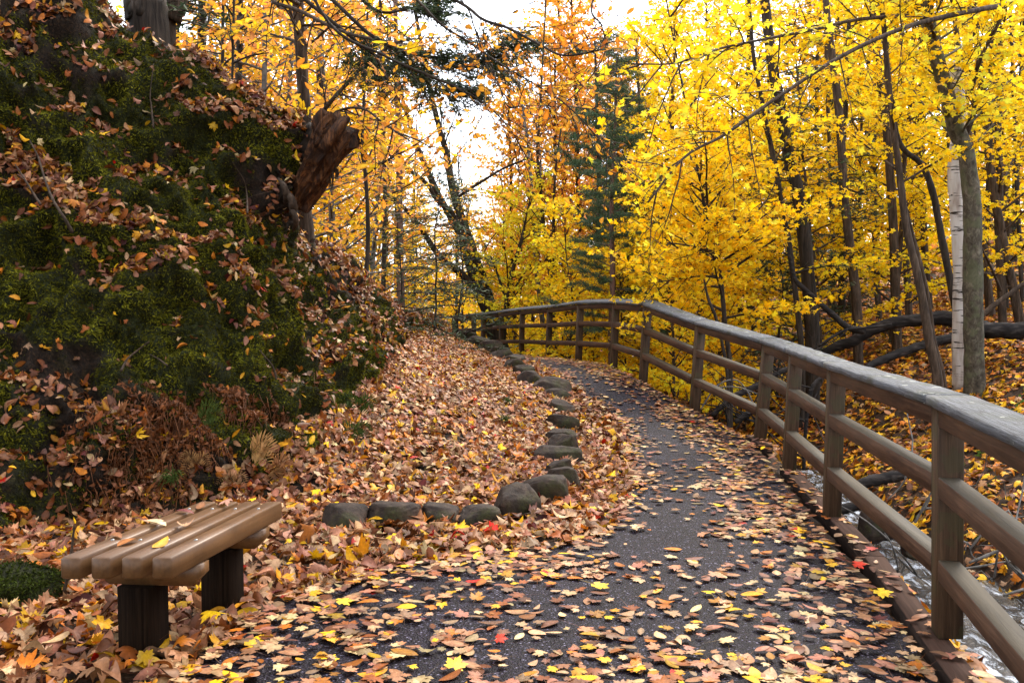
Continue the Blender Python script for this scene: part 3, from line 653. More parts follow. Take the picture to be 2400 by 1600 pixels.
#PART3
# ------------------------------------------------------------------ fallen leaves
pool = []     # dicts of arrays
def addpool(P, Nn, surf, jit, smin=.055, smax=.125, wd=LIT_W, lift=.018, curl=.55, maple=.45):
    m = inframe(P, 80)
    for sx_, sy_, sw_, sd_ in STONES: m &= ((P[:, 0]-sx_)/(sw_*.5+.01))**2+((P[:, 1]-sy_)/(sd_*.5+.02))**2 > 1
    P, Nn = P[m], Nn[m]; n = len(P)
    if n == 0: return
    size = rng.uniform(smin, smax, n)*rng.uniform(.85, 1.1, n); C, cn = pick(wd, n)
    Nj = norm(Nn+rng.normal(size=(n, 3))*jit)
    pool.append(dict(P=P+Nn*(rng.random((n, 1))**1.5*lift+.006), N=Nj, S=size, C=C, cn=cn, mp=rng.random(n) < maple, curl=np.full(n, curl), surf=np.full(n, surf)))
def scatter_xy(x0, x1, y0, y1, dmax, dens):
    n = int((x1-x0)*(y1-y0)*dmax); x = rng.uniform(x0, x1, n); y = rng.uniform(y0, y1, n); k = rng.random(n)*dmax < dens(x, y); return x[k], y[k]
UPV = np.array([0, 0, 1.])
def on_path(x, y): return (x > xl(y)) & (x < xr(y)-.1)
def dpath(x, y):
    wl = x-xl(y); wr_ = xr(y)-.1-x; P = np.stack([x, y, 0*x], 1); pn = fbm(P, 1.1, 3, 51); pn2 = fbm(P*[1, .6, 1], 3.5, 2, 52)
    w_ = xr(y)-xl(y); t = wl/np.maximum(w_, .3)
    band = np.exp(-((t-.62)/.17)**2)
    d = 16+190*np.exp(-np.clip(wl, 0, 9)/.16)*(y > 5.2)+170*np.exp(-np.clip(wr_, 0, 9)/.30)+150*band*sstep(pn+.35*pn2, -.35, .25)*(y > 5)+60*sstep(pn+.6*pn2, .0, .35)
    nl = sstep(y, 5.6, 4.4); fg = 60+110*sstep(pn+.5*pn2, -.15, .3)+330*np.exp(-np.clip(wl, 0, 9)/.28)
    d = d*(1-nl)+nl*(fg+190*np.exp(-np.clip(wr_, 0, 9)/.38)); d = d+140*np.exp(-((y-5.35)/.28)**2)*sstep(x, 1.1, .3)
    d = d*(1-.8*np.exp(-((t-.30)/.12)**2)*(y > 5.6))
    return np.where(on_path(x, y), np.minimum(d*1.75, 520), 0)
x = rng.uniform(-.05, .11, 150); y = 3+7.2*rng.random(150); addpool(np.stack([x+xr(y), y, zp(y)+.024], 1), np.tile(UPV, (150, 1)), 'asphalt', .12, .04, .09, lift=.004, curl=.2)
x, y = scatter_xy(-2, 3, 3.0, 24, 520, dpath); z = zp(y)+.014
addpool(np.stack([x, y, z], 1), np.tile(UPV, (len(x), 1)), 'asphalt', .07, .038, .105, wd=dict(LIT_W, cream=.10, buff=.26, yellow=.06), lift=.006, curl=.20, maple=.55)
# dense litter between the asphalt and the bank, and round the bench
def dleft(x, y): return np.where((x < xl(y)+.04) & (x > -4.5), 520., 0)
x, y = scatter_xy(-4.2, 1.4, 2.9, 24, 520, dleft); z = ground(x, y)+.03
addpool(np.stack([x, y, z], 1), np.tile(UPV, (len(x), 1)), 'litter', .36, .05, .125, dict(LIT_W, brown=.14, rust=.12, yellow=.07, orange=.08), .05, .75)
# terrace behind the stones
wt = ((ti > .15) & (ti < 3.35))[:, None]*np.ones(NC)*(np.arange(NC)/NC > .30)[None]*(1-.55*sstep(fbm(Pf, 2.6, 3, 61), .12, .35).reshape(sh))
P, Nn, _ = sample_grid(BG, BN, 23000, wt); addpool(P, Nn, 'terrace', .33, .045, .11, dict(LIT_W, orange=.09, rust=.12, brown=.14), .05, .75)
# moss bank: leaves caught on ledges and in bare earth
ledge = sstep(BN[:, :, 2], .1, .75)
pn = fbm(DG, 1.9, 3, 71).reshape(sh)
wt = (ti > 2.9)[:, None]*(.05+ledge)*(.20+1.0*litm+2.6*sstep(pn, .04, .30))*(ti < 6.6)[:, None]*(1-.75*((ti < 4.6)[:, None]*(np.arange(NC)/NC < .36)[None]))
P, Nn, ex = sample_grid(BG, BN, 21000, wt, (mossm,)); Nn = norm(Nn+[.0, -.1, .35])
for q_ in PAL: PAL[q_] = tuple(v*.84 for v in PAL[q_])
addpool(P, Nn, 'bank', .42, .040, .10, dict(LIT_W, brown=.22, rust=.20, orange=.12, amber=.11, yellow=.06, maroon=.04, pink=.14, tan=.2, buff=.10), .05, .9, .3)
for q_ in PAL: PAL[q_] = tuple(v/.84 for v in PAL[q_])
# far slope of the ravine
def dfar(x, y): u = x-xs(y); return np.where((u > .35) & (raildist(x, y) > .8), np.interp(y, [4, 12, 25, 45], [170, 150, 70, 22]), 0)+np.where((raildist(x, y) > .25) & (u <= .35) & ((y > 9) | (u < -.95)), 110., 0)
x, y = scatter_xy(0, 20, 3.2, 28, 170, dfar); x2, y2 = scatter_xy(2, 44, 27, 62, 16, lambda x, y: 16.+0*x); x = np.append(x, x2); y = np.append(y, y2); z = ground(x, y)+.02
FARW = dict(orange=.2, amber=.2, yellow=.22, rust=.16, brown=.12, tan=.08, buff=.02)
fpP = np.stack([x, y, z], 1); m = inframe(fpP, 40); fpP = fpP[m]; fx, fy = fpP[:, 0], fpP[:, 1]
e = .05; gn = norm(np.stack([-(ground(fx+e, fy)-ground(fx-e, fy))/(2*e), -(ground(fx, fy+e)-ground(fx, fy-e))/(2*e), np.ones(len(fx))], 1)); gn[:, 2] += .3
A = Acc(); nf = fy > 0
C, _ = pick(FARW, len(fx)); sz = np.interp(fy, [5, 14, 27, 30, 60], [.10, .12, .17, .28, .42])*rng.uniform(.8, 1.2, len(fx)); mp = rng.random(len(fx)) < .6
Pj = fpP+rng.random((len(fx), 1))*.04*UPV
for msk, T in ((mp & (fy < 14), T_M1), (mp & (fy >= 14), T_MS), (~mp, T_OS)):
    put_leaves(A, T, Pj[msk], norm(gn[msk]+rng.normal(size=(msk.sum(), 3))*.38), sz[msk], C[msk], .6)
fl = A.obj('leaf_litter', M_LITTER); tag(fl, 'orange and yellow leaf litter covering the far slope across the stream', 'fallen leaves', kind='stuff')

PL = {k: np.concatenate([q[k] for q in pool]) for k in pool[0]}
px_, py_, dp_ = proj(PL['P']); vis = (px_ > 10) & (px_ < 2390) & (py_ > 10) & (py_ < 1590)
view = norm(PL['P']-np.array([0, 0, CAMH])); fs = np.abs((PL['N']*view).sum(1)); area = (PL['S']/dp_)**2*(fs+.1)*vis
# leaves under the bench are hidden
hid = (px_ > 130) & (px_ < 660) & (py_ > 1180) & (py_ < 1372); area[hid] = 0
# buried leaves: prefer those lying on top
order = np.argsort(-area)
chosen = []; cells = {}
for i in order:
    key = (int(px_[i]//34), int(py_[i]//20))
    if cells.get(key, 0) >= 1: continue
    cells[key] = 1; chosen.append(i)
    if len(chosen) == 292: break
chosen = np.array(chosen); rest = np.ones(len(px_), bool); rest[chosen] = False
for surf, nm, lab in (('asphalt', 'fallen_leaves', 'thinner scatter of dry leaves over the asphalt'), ('litter', 'leaf_litter', 'deep dry leaf litter around the bench and along the stones'), ('terrace', 'leaf_litter', 'thick tan leaf litter on the terrace behind the border stones'), ('bank', 'fallen_leaves', 'dry leaves caught all over the mossy bank')):
    A = Acc(); s = rest & (PL['surf'] == surf); near_ = dp_ < 9
    for a_, T in ((s & PL['mp'] & near_, T_M1), (s & PL['mp'] & ~near_, T_MS), (s & ~PL['mp'] & near_, T_O1), (s & ~PL['mp'] & ~near_, T_OS)):
        put_leaves(A, T, PL['P'][a_], PL['N'][a_], PL['S'][a_], PL['C'][a_], float(PL['curl'][s][0]), petiole=.9 if T is T_M1 else 0)
    tag(A.obj(nm, M_LITTER), lab, 'fallen leaves', kind='stuff')
CW = dict(tan='tan', buff='pale buff', pink='dusty pink', brown='dark brown', rust='rust brown', orange='orange', amber='amber', yellow='yellow', cream='cream', red='bright red', maroon='maroon')
def where(px, py, surf):
    h = ['left edge', 'left tenth', 'above bench', 'a quarter across', 'left of corner', 'left of centre', 'right of centre', 'mid path', 'right of path', 'near kerb', 'right tenth', 'right edge'][min(11, int(px//200))]
    v = ['high up', 'upper part', 'mid height', 'below middle', 'border height', 'bench height', 'low down', 'very low', 'bottom edge'][min(8, max(0, int((py-100)//167)))]
    return v+', '+h
SN = dict(asphalt='on the asphalt', litter='in the leaf litter', terrace='on the leaf terrace', bank='on the mossy bank')
specials = [(1170, 1516, 'red', True, .07), (800, 1425, 'yellow', True, .11), (1400, 1222, 'red', True, .09), (2008, 1336, 'red', True, .10), (2064, 1402, 'yellow', True, .12), (1400, 1387, 'yellow', True, .12), (925, 1274, 'yellow', True, .12), (1065, 1580, 'yellow', True, .12)]
labs = {}
def single(P, Nn, S, C, mp, curl, lab):
    A = Acc(); T = T_M3 if mp else T_O3
    put_leaves(A, T, P[None], Nn[None], np.array([S]), C[None], curl, petiole=.8)
    o = A.obj('fallen_leaf', M_LITTER, None, True, tuple(float(v) for v in P)); g = 'fallen leaves one can pick out'
    labs[lab] = labs.get(lab, 0)+1; tag(o, lab, 'leaf', g); return o
for i in chosen:
    lab = f"{CW[PL['cn'][i]]} {'maple' if PL['mp'][i] else 'beech'} leaf {SN[PL['surf'][i]]}, {where(px_[i], py_[i], '')}"
    single(PL['P'][i], PL['N'][i], PL['S'][i], PL['C'][i], PL['mp'][i], float(PL['curl'][i]), lab)
for (x_, y_, cn, mp, s) in specials:
    p = G(x_, y_); p[2] += .035; single(p, norm(UPV+rng.normal(size=3)*.15+[0, -.25, 0]), s, np.array(PAL[cn]), mp, .22, f'{CW[cn]} maple leaf {SN["asphalt"]}, lying uppermost, {where(x_, y_, "")}')
# leaves lying on the bench
for k, (s, f, cn, mp) in enumerate(((.0455+.1215*3, .30, 'brown', 0), (.0455+.1215*2.1, .20, 'rust', 0), (.05+.1215*2.9, .56, 'buff', 0), (.1215*2.4+.05, .5, 'cream', 0), (.1215*1.7, .47, 'tan', 1), (.1215*2.9, .74, 'maroon', 0), (.1215*2.8, .86, 'brown', 0), (.1215*2.2, .95, 'amber', 1), (.1215*1.2, .17, 'amber', 0), (.1215*1.9, .90, 'pink', 1))):
    p = bA*(1-f)+bB*f+ds*s; p[2] = .458
    single(p, norm(UPV+rng.normal(size=3)*.12), .085, np.array(PAL[cn]), bool(mp), .5, f"{CW[cn]} {'maple' if mp else 'beech'} leaf lying on the bench seat, {['near','middle','far'][min(2,int(f*3))]} part, {['first','second','third','fourth'][int(s/.1215)%4]} slat from the path")

# ------------------------------------------------------------------ moss tufts on the bank (uncountable)
P, Nn, _ = sample_grid(BG, BN, 260000, mossm**1.5*(ti > 2.8)[:, None]*(ti < 7.2)[:, None]); m = inframe(P, 40); P, Nn = P[m], Nn[m]
n = len(P); cl = fbm(P, 5, 3, 81)[:, None]; colr = np.array([.056, .058, .005])*(1+1.3*cl)+np.array([.105, .098, .006])*rng.random((n, 1))**2*(1+1.2*cl)
A = Acc(); put_leaves(A, T_Q, P+Nn*.004, norm(rng.normal(size=(n, 3))), rng.uniform(.014, .042, n)*(1+.5*cl[:, 0]), np.clip(colr, .003, .4), .5, yaw=norm(Nn+rng.normal(size=(n, 3))*.45+[0, 0, -.25]), aspect=rng.uniform(.35, .6, (n, 1)))
tag(A.obj('moss', M_MOSS), 'deep green moss cushions covering the steep bank', 'moss', kind='stuff')
# grassy and leafy scraps on the terrace and the ravine slope
A = Acc()
x = rng.uniform(3.6, 9, 4200); y = rng.uniform(5.5, 14, 4200); Pg = np.stack([x, y, ground(x, y)+.03], 1); k = (fbm(Pg, 1.6, 3, 91) > .1) & (x-xs(y) > .5); Pg = Pg[k]; n = len(Pg)
put_leaves(A, T_Q, Pg, norm(rng.normal(size=(n, 3))*.8+UPV*.6), rng.uniform(.04, .09, n), np.array([.10, .17, .03])*rng.uniform(.5, 1.5, (n, 1)), .5)
tag(A.obj('ground_plants', M_FOL), 'low green leafy plants on the slope beside the stream', 'ground cover', kind='stuff')
# dead fern debris and rootlets under the moss
A = Acc(); P, Nn, _ = sample_grid(BG, BN, 4200, ((ti > 2.9) & (ti < 4.0))[:, None]*np.ones(NC)*(sstep(np.arange(NC)/NC, .12, .32)*sstep(np.arange(NC)/NC, .66, .55))[None]*sstep(fbm(DG, 2.4, 3, 95), .0, .3).reshape(sh))
for p, n_ in zip(P[:1500], Nn[:1500]):
    L = rng.uniform(.05, .22); q = p+n_*.03; e_ = q+np.array([rng.normal()*.04, rng.normal()*.03-.02, -L]); A.tube([p, q+n_*.02, e_], [.003, .003, .001], 3, False, np.array([.12, .045, .016])*rng.uniform(.5, 1.5))
n = len(P)-1500; P2 = P[1500:]; put_leaves(A, T_OS, P2+Nn[1500:]*.03, norm(rng.normal(size=(n, 3))), rng.uniform(.02, .06, n), np.array([.16, .055, .018])*rng.uniform(.4, 1.5, (n, 1)), 1.2)
tag(A.obj('dead_fern_litter', M_LITTER), 'shrivelled brown fern and rootlets hanging below the moss', 'plant debris', kind='stuff')
#PART4
# ------------------------------------------------------------------ trees
YEL = [(.93, .62, .010), (.92, .57, .008), (.93, .68, .03), (.84, .66, .02), (.93, .52, .008)]
YORG = [(.92, .54, .02), (.90, .60, .03), (.90, .44, .02), (.92, .66, .05)]
ORG = [(.92, .42, .05), (.90, .33, .04), (.92, .52, .05), (.88, .38, .12), (.92, .48, .04)]
BEECH = [(.62, .24, .02), (.50, .17, .02), (.70, .32, .03), (.74, .36, .03)]
LIME = [(.84, .74, .04), (.90, .70, .03), (.70, .70, .05), (.93, .66, .02)]
HEM = [(.035, .060, .026), (.055, .085, .036), (.026, .048, .024), (.075, .105, .045)]
PINE = [(.055, .10, .05), (.04, .08, .042), (.08, .135, .06)]
DULL = [(.5, .30, .06), (.62, .36, .04), (.4, .2, .05)]
def cols(pal, n):
    P = np.array(pal); return P[rng.integers(0, len(P), n)]*rng.uniform(.82, 1.12, (n, 1))
class Crown:
    def __init__(s): s.P = []; s.D = []
    def add(s, P, D): s.P.append(P); s.D.append(D)
    def build(s, T, size, pal, kind):
        A = Acc()
        if not s.P: return A
        P = np.vstack(s.P); D = np.vstack(s.D); n = len(P)
        if kind == 'needle':
            put_leaves(A, T, P, norm(UPV+rng.normal(size=(n, 3))*.55), size*rng.uniform(.7, 1.3, n), cols(pal, n), .25, yaw=norm(D+rng.normal(size=(n, 3))*.25+[0, 0, -.15]), aspect=np.full((n, 1), .30))
        elif kind == 'pine':
            put_leaves(A, T, P, norm(rng.normal(size=(n, 3))), size*rng.uniform(.7, 1.3, n), cols(pal, n), .1, yaw=norm(D+rng.normal(size=(n, 3))*.7+[0, 0, .2]), aspect=np.full((n, 1), .13))
        else:
            Nn = norm(UPV*.75+rng.normal(size=(n, 3))*.55)
            put_leaves(A, T, P, Nn, size*rng.uniform(.65, 1.25, n), cols(pal, n), .45, yaw=norm(D*.6+rng.normal(size=(n, 3))*.45+[0, 0, -.55]))
        return A
def grow(wood, crown, start, d, L, r, ntw, per, twL, droop=.0, flat=.22, lift=.0, leaf0=.15, spread=.07, sag=.3):
    """one branch with side twigs in a flat spray; leaf points go to crown"""
    d = norm(np.asarray(d, float)); n = 7; pts = [np.asarray(start, float)]; dd = d.copy()
    for i in range(n-1):
        dd = norm(dd+rng.normal(size=3)*.09+np.array([0, 0, lift-droop*(i/n)])); pts.append(pts[-1]+dd*L/(n-1))
    pts = np.array(pts); wood.tube(pts, np.linspace(r, r*.18, n), 5 if r > .012 else 4, False)
    for k in range(ntw):
        f = leaf0+(1-leaf0)*(k+rng.random()*.8)/ntw; f = min(f, .999); i = int(f*(n-1)); q = pts[i]*(1-(f*(n-1)-i))+pts[min(i+1, n-1)]*(f*(n-1)-i)
        ax = norm(pts[min(i+1, n-1)]-pts[i]); s = norm(np.cross(ax, UPV))*(1 if k % 2 else -1)
        td = norm(ax*.75+s*rng.uniform(.6, 1.1)+rng.normal(size=3)*flat*.5); l = twL*rng.uniform(.55, 1.15)*(1-.45*f)
        tp = np.array([q, q+td*l*.5+rng.normal(size=3)*.02, q+td*l+np.array([0, 0, -sag*l*.35])]); wood.tube(tp, [r*.28+.002, .003+r*.08, .0015], 3, False)
        m = max(1, int(per*l)); g = rng.random((m, 1))**.8; P = np.where(g < .5, tp[0]+(tp[1]-tp[0])*g*2, tp[1]+(tp[2]-tp[1])*(g*2-1))+rng.normal(size=(m, 3))*[spread*1.15, spread*1.15, spread*.45]
        crown.add(P, np.tile(td, (m, 1))+rng.normal(size=(m, 3))*.6)
KIND = dict(
 yellow=dict(T=T_MS, size=.105, pal=YEL, m=M_FOL, kind='leaf', nb=50, ntw=10, per=36, tw=.75, L=(2.6, 1.0), el=(5, 30), h=(.12, 1), bark=B_BROWN),
 yellow_tall=dict(T=T_Q, size=.135, pal=YEL+YORG[:2], m=M_FOL, kind='leaf', nb=64, ntw=9, per=30, tw=.9, L=(3.4, 1.4), el=(5, 40), h=(.18, 1), bark=B_DARK),
 sapling=dict(T=T_MS, size=.10, pal=YEL+LIME[:1], m=M_FOL, kind='leaf', nb=26, ntw=9, per=34, tw=.6, L=(1.7, .6), el=(0, 35), h=(.12, 1), bark=B_BROWN),
 orange_tall=dict(T=T_Q, size=.14, pal=ORG+YORG, m=M_FOL, kind='leaf', nb=70, ntw=10, per=31, tw=.9, L=(3.2, 1.3), el=(10, 45), h=(.2, 1), bark=B_DARK),
 orange_beech=dict(T=T_O1, size=.10, pal=ORG+YORG[:2], m=M_FOL, kind='leaf', nb=44, ntw=8, per=17, tw=.8, L=(2.8, 1.0), el=(0, 30), h=(.15, 1), bark=B_PALE),
 sparse=dict(T=T_Q, size=.15, pal=ORG+YORG, m=M_FOL, kind='leaf', nb=46, ntw=9, per=2.2, tw=1.1, L=(3.4, 1.6), el=(30, 62), h=(.25, 1), bark=B_DARK),
 hemlock=dict(T=T_Q, size=.12, pal=HEM, m=M_NEEDLE, kind='needle', nb=64, ntw=12, per=26, tw=.6, L=(2.4, .3), el=(-12, 12), h=(.06, 1), bark=B_DARK),
 pine=dict(T=T_Q, size=.19, pal=PINE, m=M_NEEDLE, kind='pine', nb=60, ntw=14, per=150, tw=.55, L=(2.8, .8), el=(0, 25), h=(.25, 1), bark=B_RED))
def crown_on(trunk, kd, wood, crown, Lsc=1.0, nb=None, h=None, az=None, per=None):
    K_ = KIND[kd]; nb = nb or K_['nb']; h0, h1 = h or K_['h']; n = len(trunk)
    for b in range(nb):
        f = h0+(h1-h0)*(b+rng.random())/nb; f = min(f, .995); i = f*(n-1); j = int(i); p = trunk[j]*(1-(i-j))+trunk[min(j+1, n-1)]*(i-j)
        a = b*2.4+rng.normal()*.4 if az is None else az[0]+(az[1]-az[0])*rng.random()
        e = math.radians(rng.uniform(*K_['el'])+(25*f if K_['kind'] == 'leaf' else 0)); L = (K_['L'][0]*(1-f)+K_['L'][1]*f)*rng.uniform(.6, 1.2)*Lsc
        grow(wood, crown, p, (math.cos(a)*math.cos(e), math.sin(a)*math.cos(e), math.sin(e)), L, .008+.009*L, max(3, int(K_['ntw']*L/K_['L'][0]+2)), per or K_['per'], K_['tw'], droop=.10 if K_['kind'] != 'leaf' else .05, lift=.02)
def wobble(h, lean, n=12, amp=.12):
    z = np.linspace(-.4, h, n); return np.stack([lean[0]*z/h+amp*np.cumsum(rng.normal(size=n))*.3, lean[1]*z/h+amp*np.cumsum(rng.normal(size=n))*.3, z], 1)
PROTO = {}
def proto(key, kd, H, r, lean=(0, 0), **kw):
    tr = wobble(H, lean); wood = Acc(); cr_ = Crown(); wood.tube(tr, np.linspace(r, r*.18, len(tr)), 9, False, rough=.05); crown_on(tr, kd, wood, cr_, **kw)
    K_ = KIND[kd]; tm = wood.mesh('trunk', True); tm.materials.append(K_['bark']); cm = cr_.build(K_['T'], K_['size'], K_['pal'], K_['kind']).mesh('crown'); cm.materials.append(K_['m'])
    PROTO[key] = (tm, cm, kd)
proto('y1', 'yellow', 8.5, .075, (.5, .2)); proto('y2', 'yellow', 7.5, .06, (-.6, .1)); proto('y3', 'yellow', 9.5, .09, (.2, -.3))
proto('Y1', 'yellow_tall', 15, .15, (.6, 0)); proto('Y2', 'yellow_tall', 13, .12, (-.7, .3))
proto('s1', 'sapling', 4.2, .035, (.4, .1)); proto('s2', 'sapling', 3.4, .03, (-.3, .2))
proto('O1', 'orange_tall', 15, .15, (.4, .2)); proto('O2', 'orange_tall', 13, .12, (-.5, 0)); proto('o1', 'orange_beech', 9, .08, (.4, 0)); proto('o2', 'orange_beech', 8, .07, (-.4, .2))
proto('b1', 'sparse', 14, .12, (.5, 0)); proto('b2', 'sparse', 12, .10, (-.6, .2))
proto('h1', 'hemlock', 10, .10, (.1, .1)); proto('h2', 'hemlock', 3.6, .03, (.3, 0), nb=40, Lsc=.6); proto('p1', 'pine', 12, .14, (.1, 0))
TALL = {}
def place(key, px, Y, s=1.0, rot=None, name=None, lab='', cat='tree', grp=None, dz=0.0):
    x = (px-1200)/FPX*Y; z = gz(x, Y)+dz; tm, cm, kd = PROTO[key]
    nm = name or dict(h='hemlock_tree', p='pine_tree').get(key[0], 'maple_tree' if key[0] in 'yYs' else 'beech_tree' if key[0] == 'o' else 'forest_tree')
    root = empty(nm, (x, Y, z), lab, cat, grp); root.rotation_euler = (0, 0, rng.uniform(0, 6.28) if rot is None else rot); root.scale = (s, s, s)
    link('trunk', tm, None, root); link('crown', cm, None, root); return root
# background woods, every tree placed by its photo column and distance
BGT = [('s1', 1600, 16.2, 1), ('y2', 1650, 18, .8), ('s2', 1480, 20, 1), ('s1', 1700, 18, 1.1), ('y3', 1560, 20, .9), ('s1', 1350, 21, 1), ('s2', 1300, 24, 1.2), ('s1', 1220, 27, 1.2), ('s2', 1400, 23.5, 1.1), ('s1', 1520, 22, 1.3), ('s2', 1620, 21, 1.2),
 ('y2', 1540, 30, 1), ('y3', 1620, 26, 1), ('y1', 1750, 22, 1), ('y2', 1920, 20, 1), ('y1', 2090, 21, 1), ('y3', 2350, 19, 1), ('y2', 1990, 27, 1.2), ('y1', 2180, 26, 1.2), ('y2', 2440, 27, 1.3),
 ('Y1', 1560, 36, 1), ('Y2', 1660, 33, 1), ('Y1', 1760, 31, 1), ('Y2', 1850, 36, 1.1), ('Y1', 1950, 33, 1), ('Y2', 2050, 38, 1.1), ('Y1', 2150, 32, 1), ('Y2', 2260, 36, 1.1), ('Y1', 2370, 33, 1), ('Y2', 2480, 30, 1),
 ('O1', 1330, 34, .95), ('O2', 1410, 40, 1), ('O1', 1370, 30, .9), ('O2', 1220, 34, .95), ('O2', 1460, 36, 1), ('O1', 1250, 42, .8), ('O2', 1290, 30, .85), ('b1', 1185, 44, .7), ('b2', 1060, 40, .75), ('O2', 1040, 52, .6), ('y1', 1195, 38, .8), ('O2', 1500, 44, 1.1), ('y2', 1150, 40, .8), ('y3', 1080, 46, .9), ('y1', 1230, 50, .9), ('y3', 1320, 48, 1), ('y1', 1000, 42, .8),
 ('o1', 940, 26, .9), ('o2', 860, 22, 1), ('o1', 790, 18, .95), ('o2', 700, 17, 1), ('o1', 620, 15, .9), ('o2', 540, 17, 1), ('O1', 560, 26, .9), ('O2', 660, 30, .95), ('O1', 780, 32, .95), ('O2', 880, 34, .85), ('o1', 480, 20, 1), ('y2', 820, 28, .8), ('y3', 900, 30, .75), ('y1', 960, 34, .8), ('y2', 740, 24, .8), ('y1', 600, 22, .8),
 ('h1', 430, 16, 1), ('h1', 1980, 22, 1.05), ('h1', 1900, 24, 1), ('h1', 500, 34, 1.3), ('p1', 1440, 19.5, .62), ('p1', 1500, 26, .72), ('p1', 1445, 26, .7), ('h1', 2300, 28, 1), ('h1', 1800, 28, .9), ('h2', 945, 16, .85), ('h2', 1015, 18, 1.0), ('h2', 1085, 22, 1.15), ('h1', 780, 40, 1.1), ('h2', 1830, 20, 1.3)]
LM = [(560, 'above the mossy crest left of the thin dark trunk'), (740, 'beside the thin dark trunk on the crest'), (860, 'just right of the broken log'), (960, 'left of the leaning dark trunks'), (1060, 'behind the young hemlocks'), (1160, 'behind the leaning dark trunks'), (1250, 'over the far end of the railing'), (1330, 'above the tenth railing post'), (1400, 'above the ninth railing post'), (1470, 'above the bend of the railing'), (1560, 'right of the railing bend'),
      (1660, 'beyond the sixth railing post'), (1780, 'beyond the fourth railing post'), (1880, 'left of the big dark trunk pair'), (1990, 'just right of the big dark trunk pair'), (2090, 'left of the slender leaning stem'), (2200, 'behind the slender leaning stem'), (2290, 'behind the birch snag'), (2380, 'right of the grey maple'), (9999, 'at the right edge of the woods')]
DESC = dict(y='bright yellow young maple', Y='tall yellow maple', s='low yellow maple sapling', O='tall orange-leaved tree', o='orange-leaved beech', b='nearly bare tree with a few orange leaves', h='dark green hemlock', p='blue-green pine')
GRP = dict(y='yellow maples in the woods', Y='yellow maples in the woods', s='maple saplings below the railing', O='orange trees in the woods', o='orange trees in the woods', b='nearly bare trees', h='hemlocks', p='pines')
for key, px, Y, s in BGT:
    dk = 'young dark green hemlock' if key == 'h2' else DESC[key[0]]
    where_ = next(t for l, t in LM if px <= l); dist = 'near' if Y < 18 else 'mid-distance' if Y < 27 else 'far' if Y < 36 else 'farthest'
    place(key, px, Y, s, lab=f'{dist} {dk} {where_}', grp=GRP[key[0]])

# ---- trees whose trunks one can pick out: trunk drawn through photo points at a set distance
def px_line(pts, Y, Y2=None): return np.array([U(x, y, Y+(0 if Y2 is None else (Y2-Y)*i/(len(pts)-1))) for i, (x, y) in enumerate(pts)])
def hero(name, pts, wpx, Y, mat, lab, cat='tree', Y2=None, ext=3.0, kd=None, nb=0, h=(.3, 1), Lsc=1, per=None, toground=True, limbs=(), pal=None, grp=None, lsize=None, k=12, rough=.05, az=None, T=None):
    P = px_line(pts, Y, Y2)
    if toground:
        b = P[0].copy(); g = gz(b[0], b[1]); 
        if b[2] > g: P = np.vstack([[b[0], b[1], g-.15], P]); wpx = [wpx[0]*1.08]+list(wpx)
    if ext: d = norm(P[-1]-P[-2]); P = np.vstack([P, P[-1]+d*ext]); wpx = list(wpx)+[wpx[-1]*.6]
    n = len(P)*5; C_ = catmull(P, n); R = np.interp(np.linspace(0, len(P)-1, n), range(len(P)), np.array(wpx, float))*Y/FPX/2
    C_ = C_+.12*R[:, None]*fbm(C_, 1.4, 3, int(Y*7))[:, None]*np.array([1, 1, 0])
    base = C_[0]+[0, 0, .1]; root = empty(name, base, lab, cat, grp); bl = np.array(root.location)
    A = Acc(); A.tube(C_-bl, R, k, True, rough=rough)
    wood = Acc(); cr_ = Crown()
    if kd and nb: crown_on(C_-bl, kd, wood, cr_, Lsc=Lsc, nb=nb, h=h, per=per, az=az)
    for v_, f_, c_2 in zip(wood.V, wood.F, wood.C): A.V.append(v_); A.F.append(f_-wood.F[0].min()+A.n); A.C.append(c_2)
    A.obj('trunk', mat, root, True)
    for lp in limbs:
        # (points, y0, y1, w0, w1, n side branches, leaf density, length of side branches)
        lpts, y0, y1, w0, w1, nbr, pr, bl_ = lp; Q_ = np.array([U(x, y, y0+(y1-y0)*i/(len(lpts)-1)) for i, (x, y) in enumerate(lpts)])
        Cq = catmull(Q_, len(Q_)*4)-bl; LA = Acc(); LA.tube(Cq, np.linspace(w0, w1, len(Cq))*(y0+y1)/2/FPX/2, 7, True, rough=.04)
        for b in range(nbr):
            f = .1+.9*(b+rng.random())/nbr; i = min(int(f*(len(Cq)-1)), len(Cq)-2); ax = norm(Cq[i+1]-Cq[i]); s_ = norm(np.cross(ax, [0, 1, .3]))*(1 if b % 2 else -1)
            grow(LA, cr_, Cq[i], ax*.8+s_*rng.uniform(.3, .9)+rng.normal(size=3)*.35+[0, 0, -.1], bl_*rng.uniform(.5, 1.2), .006+.004*bl_, 6, pr, .38, droop=.1, lift=-.02, spread=.05)
        LA.obj('limb', B_BROWN if mat is B_GREY else mat, root, True)
    if cr_.P:
        K_ = KIND[kd or 'yellow']; cr_.build(T or K_['T'], lsize or K_['size'], pal or K_['pal'], K_['kind']).obj('crown', K_['m'], root)
    return root
hero('birch_snag', [(2252, 915), (2250, 800), (2252, 640), (2244, 500), (2238, 400), (2248, 300), (2240, 210), (2236, 146)], [37, 36, 34, 33, 33, 35, 36, 36], 15.6, B_BIRCH, 'white dead birch snag with peeling black-scarred bark crossing behind the grey maple', 'birch snag', ext=0, rough=.03, k=18)
